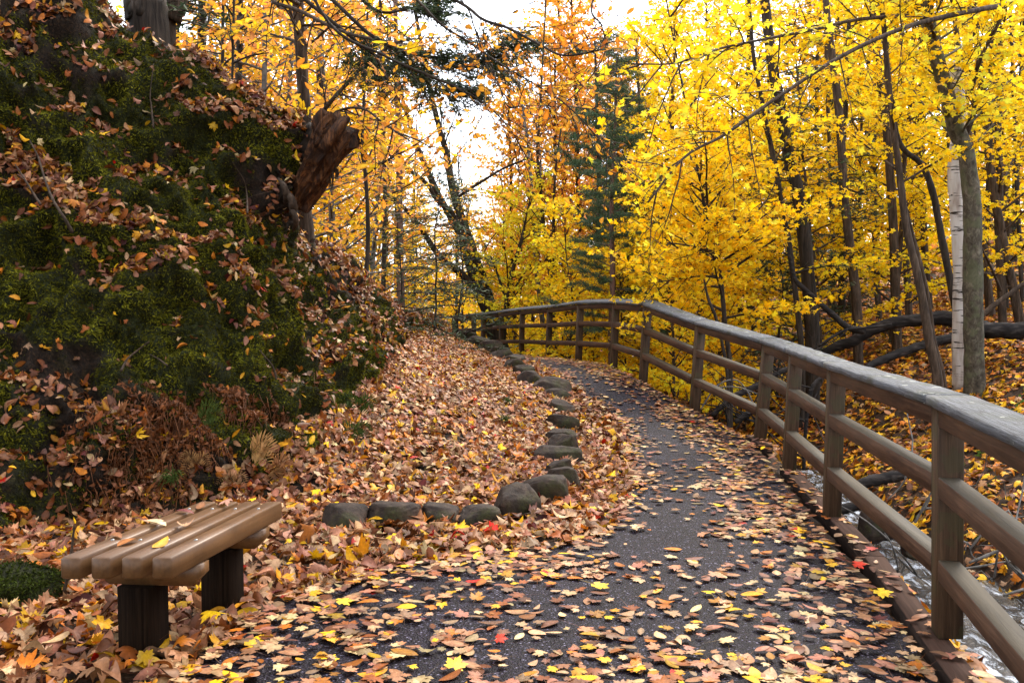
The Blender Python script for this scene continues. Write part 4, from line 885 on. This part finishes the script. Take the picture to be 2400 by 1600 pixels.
hero('grey_maple', [(2284, 920), (2282, 800), (2280, 640), (2277, 470), (2264, 360), (2240, 300), (2216, 210), (2190, 110), (2172, 20), (2164, -60)], [47, 44, 42, 38, 36, 36, 32, 29, 26, 24], 15, B_GREY, 'grey lichen-blotched maple leaning left at its top, in front of the birch snag', Y2=14.2, ext=1.5, k=18,
 limbs=[([(2350, 14), (2300, 22), (2167, 51), (2065, 87), (1953, 143), (1810, 237), (1698, 316), (1606, 367), (1519, 474)], 13.9, 10.0, 15, 4, 26, 5, 1.1),
        ([(2192, 90), (2162, 40), (2014, 46), (1912, 69), (1810, 89), (1683, 115), (1586, 148), (1480, 150)], 14.2, 11, 11, 3, 26, 13, 1.4),
        ([(2262, 322), (2285, 255), (2280, 204), (2300, 133), (2341, 51), (2350, -20)], 14.9, 14.0, 14, 6, 12, 26, 1.3),
        ([(2180, 60), (2150, 20), (2130, -30)], 14.2, 13.8, 10, 5, 6, 26, 1.2)], kd='yellow', nb=26, h=(.45, 1), Lsc=1.0, per=18, pal=LIME+YEL[:2], lsize=.13)
hero('slender_stem', [(2200, 905), (2178, 800), (2160, 690), (2140, 600), (2122, 520), (2106, 390), (2088, 250), (2076, 120), (2066, 0)], [24, 21, 19, 18, 17, 15, 14, 12, 11], 13.6, B_BROWN, 'slender brown stem leaning left in front of the fallen logs', kd='yellow', nb=12, h=(.55, 1), Lsc=.7)
hero('slender_stem', [(2214, 900), (2190, 800), (2176, 700), (2158, 620), (2140, 550), (2120, 470)], [11, 10, 9, 9, 7, 5], 13.9, B_BROWN, 'thin sapling stem right beside the slender leaning stem', ext=.5, k=7)
hero('dark_tree', [(1904, 860), (1900, 714), (1876, 485), (1851, 383), (1830, 255), (1810, 153), (1792, 0)], [36, 33, 31, 29, 27, 24, 22], 17.5, B_DARK, 'big dark trunk hung with hemlock twigs, thickest of the left group', kd='hemlock', nb=34, h=(.25, .95), Lsc=.6)
hero('dark_tree', [(1880, 870), (1874, 765), (1861, 663), (1848, 560), (1830, 460), (1810, 357), (1790, 255), (1767, 138), (1755, 0)], [15, 14, 13, 13, 12, 12, 10, 9, 8], 17, B_DARK, 'thin dark trunk standing just left of the big dark trunk', kd='yellow', nb=16, h=(.3, 1), Lsc=.7)
hero('dark_tree', [(2012, 880), (2008, 714), (1990, 560), (1978, 449), (1973, 357), (1963, 230), (1943, 77), (1935, 0)], [24, 23, 21, 20, 20, 19, 16, 15], 19, B_BROWN, 'straight brown trunk right of the big dark trunk', kd='hemlock', nb=16, h=(.3, .8), Lsc=.5)
hero('dark_tree', [(2104, 860), (2100, 714), (2092, 500), (2080, 332), (2065, 204), (2050, 77), (2044, 0)], [25, 22, 20, 18, 17, 15, 14], 20, B_BROWN, 'brown trunk partly hidden behind the slender leaning stem', kd='yellow', nb=16, h=(.4, 1), Lsc=.8)
hero('crooked_tree', [(2262, 800), (2244, 740), (2218, 612), (2200, 520), (2188, 459), (2162, 388), (2118, 350), (2100, 300), (2090, 200)], [18, 18, 17, 16, 16, 14, 12, 9, 7], 16.5, B_DARK, 'crooked dark stem bending left, just left of the birch snag', ext=1, kd='yellow', nb=8, h=(.7, 1), Lsc=.6)
for (a, b, w_, Y, lab) in (((2322, 740), (2285, 420), 20, 21, 'dark trunk just right of the grey maple, in shade'), ((2392, 760), (2296, 150), 21, 19, 'leaning brown trunk near the right edge, upper part visible between leaves'), ((2360, 720), (2340, 300), 9, 22, 'thin dark pole between the grey maple and the right edge'), ((2396, 700), (2372, 120), 10, 23, 'thin dark pole close to the right edge'), ((2240, 720), (2228, 400), 10, 24, 'thin dark pole seen just left of the birch snag'), ((2130, 720), (2120, 420), 16, 24, 'straight grey trunk behind the slender leaning stem'), ((2060, 740), (2050, 400), 14, 26, 'grey trunk in the shade above the fallen logs'), ((2350, 740), (2330, 180), 8, 25, 'thinnest dark pole right of the grey maple'), ((1955, 760), (1946, 400), 13, 24, 'shaded trunk left of the straight brown trunk'), ((2160, 740), (2150, 380), 12, 27, 'far shaded trunk right of the slender stem'), ((2305, 720), (2292, 520), 8, 27, 'short shaded pole behind the grey maple'), ((2378, 740), (2352, 360), 14, 27, 'far grey-brown trunk by the right edge')):
    hero('shaded_trunk', [a, ((a[0]+b[0])/2+rng.normal()*4, (a[1]+b[1])/2), b], [w_*1.1, w_, w_*.8], Y, B_BROWN if w_ > 12 else B_DARK, lab, ext=5, k=8, grp='shaded trunks on the right slope')
hero('maple_tree', [(1712, 880), (1700, 770), (1690, 650), (1683, 600), (1660, 520), (1645, 450), (1632, 380)], [12, 11, 10, 9, 8, 7, 5], 15, B_DARK, 'thin curved dark maple beyond the fifth railing post with two arching limbs', kd='yellow', nb=30, h=(.25, 1), Lsc=1.0, limbs=[([(1684, 620), (1660, 590), (1610, 575), (1555, 568)], 15, 14, 7, 3, 12, 26, .9), ([(1684, 652), (1650, 647), (1600, 652), (1520, 665)], 15, 14, 6, 2, 12, 26, .9)])
hero('maple_tree', [(1706, 900), (1682, 760), (1660, 700), (1650, 655)], [8, 8, 7, 4], 14.3, B_DARK, 'thin dark broken sapling leaning left beyond the fifth railing post', ext=0, k=7)
hero('leaning_tree', [(1176, 850), (1166, 800), (1152, 750), (1140, 690), (1125, 640), (1098, 560), (1072, 480), (1058, 430), (1046, 360), (1030, 300), (1006, 200), (985, 90)], [46, 42, 40, 28, 25, 22, 19, 17, 15, 13, 11, 9], 27, B_DARK, 'dark multi-stemmed tree leaning left behind the far railing end', ext=4, k=14, kd='sparse', nb=20, h=(.4, 1), Lsc=.8,
 limbs=[([(1150, 745), (1128, 700), (1100, 620), (1085, 560), (1062, 520), (1020, 440), (985, 360), (960, 290), (935, 200)], 27, 26, 26, 8, 14, 3, 2.0), ([(1085, 560), (1060, 500), (1025, 470), (1000, 430), (960, 400), (915, 385)], 26.5, 25.5, 14, 6, 10, 3, 1.8), ([(1135, 700), (1080, 640), (1030, 600), (990, 540), (950, 490), (900, 450)], 27, 25, 20, 7, 12, 3, 1.8), ([(1062, 470), (1090, 450), (1130, 425), (1180, 395), (1240, 370)], 27, 26, 9, 4, 10, 4, 1.6)])
hero('leaning_tree', [(1180, 800), (1188, 700), (1205, 620), (1222, 560), (1235, 500)], [13, 11, 9, 7, 4], 26, B_DARK, 'slim dark shrubby tree right of the multi-stemmed leaning tree', ext=.5, k=7, kd='yellow', nb=22, h=(.1, 1), Lsc=.9, pal=LIME, limbs=[([(1186, 700), (1165, 640), (1150, 600)], 26, 26, 8, 3, 6, 14, .8), ([(1190, 720), (1215, 660), (1245, 620)], 26, 26, 7, 3, 6, 16, .8)])
hero('grey_tree', [(1275, 800), (1267, 711), (1257, 625), (1252, 522), (1246, 436), (1236, 330), (1225, 250)], [14, 12, 11, 9, 7, 6, 4], 28, B_PALE, 'slim pale grey trunk forking above the far railing', ext=2, k=9, kd='sparse', nb=22, h=(.35, 1), Lsc=.6, limbs=[([(1258, 640), (1264, 560), (1262, 480), (1268, 400), (1262, 320)], 28, 28, 8, 4, 8, 3, 1.4)])
hero('forked_tree', [(1303, 840), (1296, 703), (1288, 622), (1275, 540), (1266, 450), (1260, 360), (1266, 250)], [17, 14, 12, 10, 8, 7, 5], 26, B_DARK, 'dark tree forking just above the railing between two posts', ext=3, k=9, kd='sparse', nb=24, h=(.3, 1), Lsc=.6, limbs=[([(1294, 640), (1297, 560), (1298, 493), (1302, 400), (1315, 300)], 26, 26, 9, 4, 10, 3, 1.4)])
hero('forest_tree', [(1388, 860), (1393, 760), (1398, 650), (1402, 540), (1404, 400), (1400, 280)], [21, 19, 15, 13, 11, 8], 24.5, B_DARK, 'dark straight trunk seen through the railing under the blue-green pine', ext=2, k=10, kd='pine', nb=22, h=(.45, 1), Lsc=.8)
hero('forest_tree', [(1524, 860), (1521, 720), (1516, 600), (1513, 480), (1505, 350)], [12, 11, 10, 9, 8], 25, B_DARK, 'dark upright trunk right of the railing bend', ext=3, k=9, kd='yellow', nb=20, h=(.4, 1))
hero('forest_tree', [(940, 760), (938, 650), (936, 540), (936, 430), (934, 300), (930, 150)], [18, 18, 17, 16, 14, 12], 22, B_RED, 'straight reddish trunk behind the young hemlocks', ext=5, k=10, kd='sparse', nb=12, h=(.6, 1), Lsc=.7)
hero('forest_tree', [(898, 700), (900, 600), (902, 480), (900, 350), (896, 200)], [12, 11, 10, 9, 7], 20, B_DARK, 'dark trunk left of the straight reddish trunk', ext=4, k=8, kd='orange_beech', nb=14, h=(.5, 1), Lsc=.8)
hero('forest_tree', [(858, 660), (861, 600), (862, 500), (857, 420), (853, 380), (850, 300), (855, 180)], [12, 11, 10, 9, 9, 8, 6], 13.8, B_DARK, 'thin dark trunk rising right of the broken log', ext=3, k=9, kd='orange_beech', nb=14, h=(.5, 1), Lsc=.7)
hero('beech_tree', [(722, 625), (718, 560), (713, 480), (716, 290), (708, 166), (703, 83), (697, 0), (692, -150)], [42, 40, 34, 29, 27, 26, 26, 24], 10.7, B_BROWN, 'thin dark-barked tree on the mossy crest just behind the broken log', ext=2.5, k=16, kd='orange_beech', nb=18, h=(.6, 1), Lsc=.8, per=12,
 limbs=[([(722, 330), (745, 285), (770, 245), (830, 180), (905, 115), (960, 90)], 10.6, 10.0, 14, 6, 10, 9, .9),
        ([(700, 10), (660, -10), (640, 5), (700, 25), (760, 55), (820, 80), (900, 100), (960, 125)], 10.5, 8.5, 12, 5, 14, 9, .9),
        ([(705, 60), (790, 60), (900, 85)], 10.6, 10.6, 6, 3, 8, 12, .7),
        ([(726, 320), (790, 262), (850, 255), (900, 290), (960, 330)], 10.5, 9.3, 8, 3, 12, 12, .8)])
hero('forest_tree', [(352, 90), (345, 50), (335, 0), (320, -120)], [92, 88, 80, 74], 9.9, B_DARK, 'massive brown trunk standing on top of the mossy bank', ext=3, k=20, rough=.04)
hero('forest_tree', [(385, 100), (400, 50), (415, 0), (428, -120)], [50, 48, 46, 42], 10.4, B_BROWN, 'greenish trunk leaning right beside the massive brown trunk', ext=3, k=16, kd='hemlock', nb=10, h=(.1, .8), Lsc=.5)
for (x0, x1, w_, Y, lab) in ((556, 560, 16, 15, 'shaded trunk behind the crest, left of the orange leaves'), (500, 520, 8, 13, 'thin bare pole behind the top of the bank'), (535, 545, 6, 12, 'thinnest bare pole behind the top of the bank'), (475, 470, 18, 17, 'dark tree behind the greenish leaning trunk'), (755, 750, 18, 19, 'dim trunk between the thin dark tree and the diagonal limb')):
    hero('forest_tree', [(x0, 330), (x1, 160), (x1+3, 0)], [w_, w_, w_*.9], Y, B_DARK, lab, ext=4, k=8, kd='orange_beech', nb=8, h=(.3, .9), Lsc=.5, toground=False)

# overhanging sprays from a beech standing out of the picture above the bank
ov = [([(640, -260), (820, -120), (1066, 0), (1130, 45), (1190, 66), (1270, 108), (1310, 128), (1350, 129), (1412, 116)], 7.6, 6.6, 9, 3, 16, 3.0),
      ([(640, -260), (850, -100), (976, 0), (1030, 55), (1100, 100), (1165, 145), (1240, 190), (1320, 240), (1390, 310), (1440, 380)], 7.6, 7.4, 7, 2, 26, 7),
      ([(640, -260), (760, 40), (900, 130), (1000, 175), (1080, 210), (1150, 255), (1200, 310), (1240, 380)], 7.6, 7.6, 8, 2, 26, 9),
      ([(900, -200), (1080, 0), (1110, 60), (1135, 130), (1170, 200), (1190, 250), (1220, 250)], 7.4, 7.0, 4, 2, 12, 4),
      ([(1500, -220), (1390, 0), (1410, 60), (1420, 110), (1400, 160), (1350, 220), (1310, 250)], 9, 8.6, 5, 2, 12, 5)]
LO = ['drooping beech branch sweeping across the white sky, dark and nearly bare', 'long drooping beech branch full of copper leaves reaching the sky gap centre', 'lower drooping beech branch of orange leaves crossing above the broken log', 'short thin beech branch hanging down through the sky gap', 'thin curved branch hanging in front of the orange treetops']
for i, (pts, y0, y1, w0, w1, nbr, pr) in enumerate(ov):
    Q_ = np.array([U(x, y, y0+(y1-y0)*k/(len(pts)-1)) for k, (x, y) in enumerate(pts)]); root = empty('beech_branch', Q_[0], LO[i], 'branch', 'beech branches hanging over the path'); bl = np.array(root.location)
    Cq = catmull(Q_, len(Q_)*5)-bl; LA = Acc(); LA.tube(Cq, np.linspace(w0, w1, len(Cq))*y0/FPX/2, 7, True); cr_ = Crown()
    for b in range(nbr):
        f = .25+.75*(b+rng.random())/nbr; j = min(int(f*(len(Cq)-1)), len(Cq)-2); ax = norm(Cq[j+1]-Cq[j]); s_ = norm(np.cross(ax, [0, 1, .2]))*(1 if b % 2 else -1)
        grow(LA, cr_, Cq[j], ax+s_*rng.uniform(.3, .8)+rng.normal(size=3)*.3, rng.uniform(.25, .75), .004, 5, pr, .22, droop=.05, spread=.025)
    LA.obj('branch', B_DARK, root, True); cr_.build(T_O1, .062, BEECH, 'leaf').obj('leaves', M_FOL, root)
# hemlock boughs hanging in from the upper left
for i, (pts, Y, lab) in enumerate((([(620, -160), (800, 20), (880, 90), (960, 125), (1040, 135), (1110, 130), (1200, 105), (1300, 100)], 8.6, 'dark hemlock bough drooping across the top centre of the picture'), ([(700, -200), (860, 10), (960, 20), (1040, -10)], 8.9, 'dark hemlock bough above the main drooping bough'), ([(640, -60), (790, 60), (880, 130), (980, 170), (1060, 200), (1120, 215)], 9.2, 'dark hemlock bough just below the main drooping bough'))):
    Q_ = px_line(pts, Y); root = empty('hemlock_bough', Q_[0], lab, 'branch', 'hemlock boughs hanging in from the left'); bl = np.array(root.location); Cq = catmull(Q_, 40)-bl; LA = Acc(); LA.tube(Cq, np.linspace(.022, .004, 40), 6, True); cr_ = Crown()
    for b in range(34 if i != 1 else 14):
        f = .22+.76*rng.random(); j = int(f*38); ax = norm(Cq[j+1]-Cq[j]); grow(LA, cr_, Cq[j], ax+rng.normal(size=3)*[.5, .5, .35]+[0, 0, -.2], rng.uniform(.25, .7)*(1-.6*(f > .75)), .005, 8, 100, .22, droop=.12, spread=.02)
    LA.obj('branch', B_DARK, root, True); cr_.build(T_Q, .066, HEM, 'needle').obj('needles', M_NEEDLE, root)

# ---- fallen logs and dead wood
def logobj(name, pts, wpx, Y, lab, Y2=None, mat=B_LOG, cat='log', rough=.07, twigs=0, k=14, grp=None):
    P = px_line(pts, Y, Y2); n = len(P)*6; C_ = catmull(P, n); R = np.interp(np.linspace(0, len(P)-1, n), range(len(P)), wpx)*Y/FPX/2
    C_ = C_+(.25*R*fbm(C_, 2.5, 2, 3))[:, None]; o = C_[0].copy(); A = Acc(); A.tube(C_-o, R, k, True, rough=rough)
    for _ in range(twigs):
        i = rng.integers(3, n-2); d = norm(rng.normal(size=3)*[1, .6, .9]); L = rng.uniform(.25, 1.1); q = C_[i]-o
        pp = catmull([q, q+d*L*.4+rng.normal(size=3)*.05, q+d*L*.75+rng.normal(size=3)*.1, q+d*L+rng.normal(size=3)*.12], 9); A.tube(pp, np.linspace(.012, .002, 9), 4, False)
    ob = A.obj(name, mat, None, True); ob.location = Vector(o); return tag(ob, lab, cat, grp)
logobj('fallen_log', [(1925, 832), (1960, 812), (1996, 800), (2048, 772), (2099, 756), (2165, 748), (2220, 746), (2292, 769), (2345, 776), (2420, 772), (2520, 765)], [16, 22, 26, 26, 27, 29, 34, 35, 36, 38, 38], 17.2, 'long dark fallen log arching behind the grey maple, uppermost of the fallen logs', Y2=16.2)
logobj('fallen_log', [(2030, 862), (2061, 846), (2116, 824), (2185, 803), (2240, 788), (2300, 772)], [14, 20, 21, 23, 24, 24], 16.0, 'rough dark fallen log below the long arching log', Y2=17.4)
logobj('dead_branch', [(2027, 775), (1989, 768), (1961, 745), (1910, 700), (1880, 672), (1862, 650), (1850, 600), (1845, 540), (1835, 470)], [18, 16, 15, 13, 12, 10, 9, 7, 5], 16.6, 'dark dead branch rising left from the long arching log', cat='branch', k=9)
logobj('dead_branch', [(1918, 812), (1950, 790), (1985, 772), (2030, 768), (2090, 760)], [6, 7, 7, 6, 5], 16.3, 'thin dead branch lying along the long arching log', cat='branch', k=7)
logobj('dead_branch', [(2290, 750), (2320, 722), (2357, 695), (2400, 664), (2470, 620)], [12, 12, 11, 10, 10], 15.6, 'diagonal dead branch rising to the right edge beside the grey maple', cat='branch', k=9, mat=B_BROWN)
logobj('fallen_log', [(1668, 974), (1695, 950), (1720, 928), (1772, 904), (1820, 876), (1850, 862), (1890, 850)], [10, 13, 15, 15, 13, 12, 10], 13.6, 'slim dark log seen between the fourth and fifth railing posts', twigs=26)
logobj('fallen_log', [(1722, 990), (1745, 975), (1765, 962), (1790, 955)], [12, 15, 15, 12], 13.0, 'short dark broken log left of the fourth railing post', twigs=16)
logobj('dead_branch', [(1884, 1100), (1886, 1040), (1893, 960), (1905, 905), (1930, 880)], [9, 9, 10, 10, 8], 12.4, 'upright dark dead branch behind the third railing post', cat='branch', twigs=12, k=8)
logobj('fallen_log', [(1990, 1150), (2030, 1132), (2070, 1122), (2110, 1112), (2150, 1100)], [24, 27, 28, 26, 20], 10.6, 'thick wet black log lying between the first and second railing bays', k=14)
logobj('fallen_log', [(1935, 1210), (1990, 1190), (2040, 1185)], [20, 24, 16], 9.8, 'short dark log end poking out beside the second railing post')
for i, (pts, w_, Y, lab) in enumerate((([(2073, 1248), (2090, 1275), (2100, 1310), (2107, 1342)], [2.5, 3.5, 4, 3], 8.6, 'pale bare twig arching down to the stream'), ([(2100, 1302), (2120, 1322), (2145, 1345), (2160, 1355)], [4, 4.5, 4, 3], 8.6, 'pale crooked twig lying by the stream'),
      ([(2144, 1225), (2155, 1205), (2170, 1185), (2180, 1165)], [6, 6.5, 6, 4], 8.8, 'pale bare stick left of the nearest railing post'), ([(2272, 1318), (2310, 1302), (2350, 1285), (2386, 1262)], [7, 8, 8, 7], 8.2, 'pale grey stick at the right edge below the middle rail'), ([(2352, 1284), (2372, 1310), (2392, 1345), (2410, 1370)], [8, 9, 8, 7], 8.1, 'pale grey stick crossing down at the right edge'),
      ([(2262, 1290), (2268, 1270), (2278, 1300), (2290, 1312)], [3, 3, 3, 3], 8.0, 'thin pale looping twig right of the nearest railing post'), ([(2290, 1330), (2340, 1318), (2400, 1312)], [3, 3.5, 3], 8.4, 'thin dark twig lying level near the right edge'), ([(2350, 1395), (2400, 1380), (2440, 1372)], [6, 7, 6], 8.0, 'short dark stick low at the right edge'),
      ([(2080, 1170), (2110, 1140), (2135, 1100), (2150, 1090)], [3, 4, 3, 2], 9.4, 'pale twig in front of the thick wet black log'), ([(1640, 962), (1680, 905), (1725, 890), (1760, 925)], [3, 4, 3, 2], 12.6, 'thin pale twig among the slim dark log branches'))):
    logobj('twig', pts, w_, Y, lab, mat=B_PALE, cat='twig', k=6, twigs=2, rough=.1, grp='bare twigs by the stream')
def surf_pt(px, py):
    """nearest bank point behind a photo point"""
    x, y, d = proj(BG.reshape(-1, 3)); m = (np.abs(x-px) < 14) & (np.abs(y-py) < 14); 
    if not m.any(): return U(px, py, 8.0)
    i = np.where(m)[0][np.argmin(d[m])]; return BG.reshape(-1, 3)[i]
def banktwig(pts, w_, lab, mat=B_BROWN, lift=.05):
    Q_ = []
    for x, y in pts: s = surf_pt(x, y); Q_.append(U(x, y, s[1]-lift))
    n = len(Q_)*6; C_ = catmull(np.array(Q_), n); o = C_[0].copy(); A = Acc(); A.tube(C_-o, np.linspace(w_, w_*.4, n)*8/FPX/2, 6, True, rough=.1); ob = A.obj('twig', mat, None, True); ob.location = Vector(o); tag(ob, lab, 'twig', 'twigs on the mossy bank')
banktwig([(170, 545), (150, 510), (125, 470), (105, 420), (90, 370), (70, 330)], 8, 'long pale twig running down the moss left of the bank centre')
banktwig([(95, 480), (70, 440), (45, 400), (35, 385)], 6, 'short pale twig left of the long pale twig on the moss')
banktwig([(360, 300), (355, 250), (352, 220), (360, 150)], 5, 'thin pale twig upright near the top of the bank')
banktwig([(580, 500), (578, 450), (570, 420), (545, 380)], 5, 'thin crooked twig on the moss below the crest')
banktwig([(525, 482), (570, 468), (610, 455), (640, 448)], 4, 'thin straight twig pointing right towards the exposed roots')
banktwig([(284, 868), (300, 840), (330, 815), (350, 800)], 6, 'forked dead twig in brown leaves behind the bench', B_BROWN)
banktwig([(648, 890), (640, 860), (620, 835), (608, 820)], 5, 'pale twig on the moss above the dead ferns')
banktwig([(392, 856), (370, 840), (350, 830)], 4, 'short thin twig right of the forked dead twig')
# stick standing behind the bench
logobj('twig', [(150, 1385), (160, 1345), (168, 1290), (174, 1230)], [8, 8, 7, 4], 4.8, 'brown stick leaning upright behind the left end of the bench', mat=B_BROWN, cat='twig', k=7)

# ---- ferns
def fern(px, py, d, L, pal, lab, nfr=3, dirs=None):
    s = surf_pt(px, py); o = U(px, py, s[1]-.06); root = empty('fern', o, lab, 'fern')
    for k in range(nfr):
        a = (dirs or [0, 140, 250])[k % 3]; v = norm(np.array([math.cos(math.radians(a)), -.35, .35*math.sin(math.radians(a))+.1])); pts = catmull([np.zeros(3), v*L*.5+[0, 0, .04], v*L+[0, -.03, -.05]], 16)
        A = Acc(); A.tube(pts, np.linspace(.003, .001, 16), 4, False, np.array(pal)*.6); n = 19; f = np.linspace(.12, 1, n); i = (f*14).astype(int); P = pts[i]; ax = norm(pts[i+1]-pts[i])
        sd = norm(np.cross(ax, [0, -1, .5])); 
        for sg in (-1, 1):
            ln = L*.30*np.sin(math.pi*np.clip(f*.85+.15, 0, 1))+.012; put_leaves(A, T_Q, P+sd*sg*ln[:, None]*.5, norm(np.cross(ax, sd)+rng.normal(size=(n, 3))*.15), ln*1.05, np.array(pal)*rng.uniform(.75, 1.25, (n, 1)), .3, yaw=norm(sd*sg+ax*.45), aspect=np.full((n, 1), .34))
        A.obj('frond', M_FOL, root)
fern(470, 985, 7, .24, (.055, .085, .018), 'green fern frond drooping above the far end of the bench', 2, [10, 60, 30])
fern(590, 1060, 7, .26, (.42, .25, .10), 'pale yellow withered fern above the far end of the bench', 3, [0, 50, -60])
fern(640, 1100, 7, .20, (.26, .13, .05), 'brown withered fern right of the pale withered fern', 3, [-30, -80, 40])
fern(840, 950, 8.6, .22, (.045, .075, .014), 'green fern at the right foot of the moss bank', 3, [0, 160, -60])
fern(830, 1010, 8.4, .20, (.05, .080, .016), 'smaller green fern just below the right-hand fern', 3, [-20, -80, 200])
fern(460, 1085, 7, .13, (.28, .15, .06), 'small dry fern behind the middle of the bench', 3)
fern(548, 1130, 7, .13, (.30, .17, .08), 'dark curled fern behind the far end of the bench', 2)
# grass tufts
def tuft(px, py, n, L, lab):
    s = surf_pt(px, py); o = U(px, py, s[1]-.04); A = Acc()
    for _ in range(n):
        d = norm(rng.normal(size=3)*[.6, .4, .3]+[0, -.3, .6]); l = L*rng.uniform(.5, 1.2); A.tube(catmull([rng.normal(size=3)*.02, d*l*.6, d*l+[0, -.02, -l*.5]], 7), np.linspace(.0025, .0006, 7), 3, False, np.array([.10, .17, .04])*rng.uniform(.5, 1.4))
    ob = A.obj('grass_tuft', M_FOL, None, False); ob.location = Vector(o); tag(ob, lab, 'grass', 'grass tufts on the bank')
tuft(400, 1125, 45, .16, 'green grass tuft hanging behind the middle of the bench'); tuft(1190, 940, 40, .12, 'upper green grass tuft among the terrace leaves'); tuft(1185, 985, 40, .12, 'lower green grass tuft among the terrace leaves'); tuft(30, 1340, 40, .16, 'green grass tuft on the mound at the left edge')
# low mossy mound at the left edge
p = G(20, 1420); mo = link('mossy_mound', stone_mesh(.5, .42, .24, 321, .85, 'mossy_mound'), M_BANK); mo.location = Vector((p[0]-.08, p[1]+.15, p[2]+.04)); 
ca = mo.data.color_attributes.new('Col', 'FLOAT_COLOR', 'POINT'); ca.data.foreach_set('color', np.ones(len(mo.data.vertices)*4, np.float32)); tag(mo, 'dark mossy mound at the left edge in front of the bench end', 'mound')
Vm = np.array([v.co[:] for v in mo.data.vertices]); ids = rng.integers(0, len(Vm), 9000); A = Acc(); Pm = Vm[ids]; Pm = Pm[Pm[:, 2] > -.15]; n = len(Pm)
put_leaves(A, T_Q, Pm*1.01+rng.normal(size=(n, 3))*.006, norm(rng.normal(size=(n, 3))), rng.uniform(.014, .03, n), np.array([.03, .042, .005])*rng.uniform(.4, 1.8, (n, 1)), .4, yaw=norm(Pm+rng.normal(size=(n, 3))*.15), aspect=rng.uniform(.35, .6, (n, 1)))
A.obj('moss', M_MOSS, mo)
# ---- far-off woods closing the valley
A = Acc(); n = 60000; az = rng.uniform(-.62, .62, n); R_ = rng.uniform(50, 85, n); hm = np.interp(az, [-.62, -.3, -.12, -.02, .08, .18, .4, .62], [16, 15, 9, 5.5, 7, 12, 18, 20]); x = R_*np.sin(az); y = R_*np.cos(az)
zz = ground(x, y)+hm*rng.random(n)**1.3*(.7+.5*fbm(np.stack([x, y, 0*x], 1), .09, 3, 7)); P = np.stack([x, y, zz], 1); k = fbm(P, .22, 3, 8) > -.16; P = P[k]; n = len(P)
cm = np.where((rng.random(n) < .62)[:, None], cols(YORG+YEL, n), np.where((rng.random(n) < .5)[:, None], cols(ORG, n), cols(HEM, n)*1.6))
put_leaves(A, T_Q, P, norm(UPV+rng.normal(size=(n, 3))*.8), rng.uniform(.3, .6, n), cm, .4)
for _ in range(90):
    a = rng.uniform(-.6, .6); r = rng.uniform(48, 80); x, y = r*math.sin(a), r*math.cos(a); z = gz(x, y); A.tube([(x, y, z-.5), (x+rng.normal()*.4, y, z+6), (x+rng.normal(), y, z+rng.uniform(8, 14))], [.16, .12, .04], 5, False, (.05, .04, .03))
tag(A.obj('distant_woods', M_FOL), 'far-off yellow and orange woods closing the valley', 'woods', kind='stuff')

# ---- unseen trees added beside and behind the viewer to shade path and bank
for key, x, y, z, sc_, lab in (('h1', -5.6, 4.2, 3.3, 1.15, 'unseen hemlock added for shade on the bank top left of the picture'), ('h1', -4.6, .6, 2.6, 1.2, 'unseen hemlock added for shade on the bank beside the viewer'), ('h1', -8.2, 7.6, 3.9, 1.2, 'unseen hemlock added for shade further left on the bank top'), ('Y2', -1.6, -4.2, 0, 1.0, 'unseen tall maple added for shade behind the viewer'), ('Y1', 2.9, -5, -.8, 1.0, 'unseen tall maple added for shade behind the viewer on the stream side'), ('O1', -4.5, -5, .8, 1, 'unseen tall orange tree added for shade behind the viewer'), ('h1', -3.2, -2.6, 1.2, 1.1, 'unseen hemlock added for shade just behind the viewer at the foot of the bank'), ('h1', 3.6, -1.8, -.9, 1.1, 'unseen hemlock added for shade by the stream behind the viewer'), ('Y2', .6, -7.5, 0, 1.1, 'unseen tall maple added for shade far behind the viewer on the path side'), ('h1', -7, -2, 3, 1.2, 'unseen hemlock added for shade high on the bank behind the viewer'), ('y3', 4.6, 1.0, -1.2, .9, 'unseen young maple added for shade across the stream beside the viewer')):
    tm, cm, kd = PROTO[key]; r = empty('added_shade_tree', (x, y, z), lab, 'tree'); r.scale = (sc_,)*3; r.rotation_euler = (0, 0, rng.uniform(0, 6)); link('trunk', tm, None, r); link('crown', cm, None, r)

# ---- labels: where two share one, tell them apart by order from the left
bpy.context.view_layer.update()
by = {}
for o in bpy.data.objects:
    if o.parent is None and o.get('label'): by.setdefault(o['label'], []).append(o)
for lab, L in by.items():
    if len(L) < 2: continue
    L.sort(key=lambda o: float(proj(np.array(o.matrix_world.translation)[None])[0][0]))
    W2 = ['the left one', 'the right one'] if len(L) == 2 else [('leftmost one' if i == 0 else 'rightmost one' if i == len(L)-1 else ORD[i]+' from left') for i in range(len(L))]
    for o, t in zip(L, W2): o['label'] = lab+', '+t
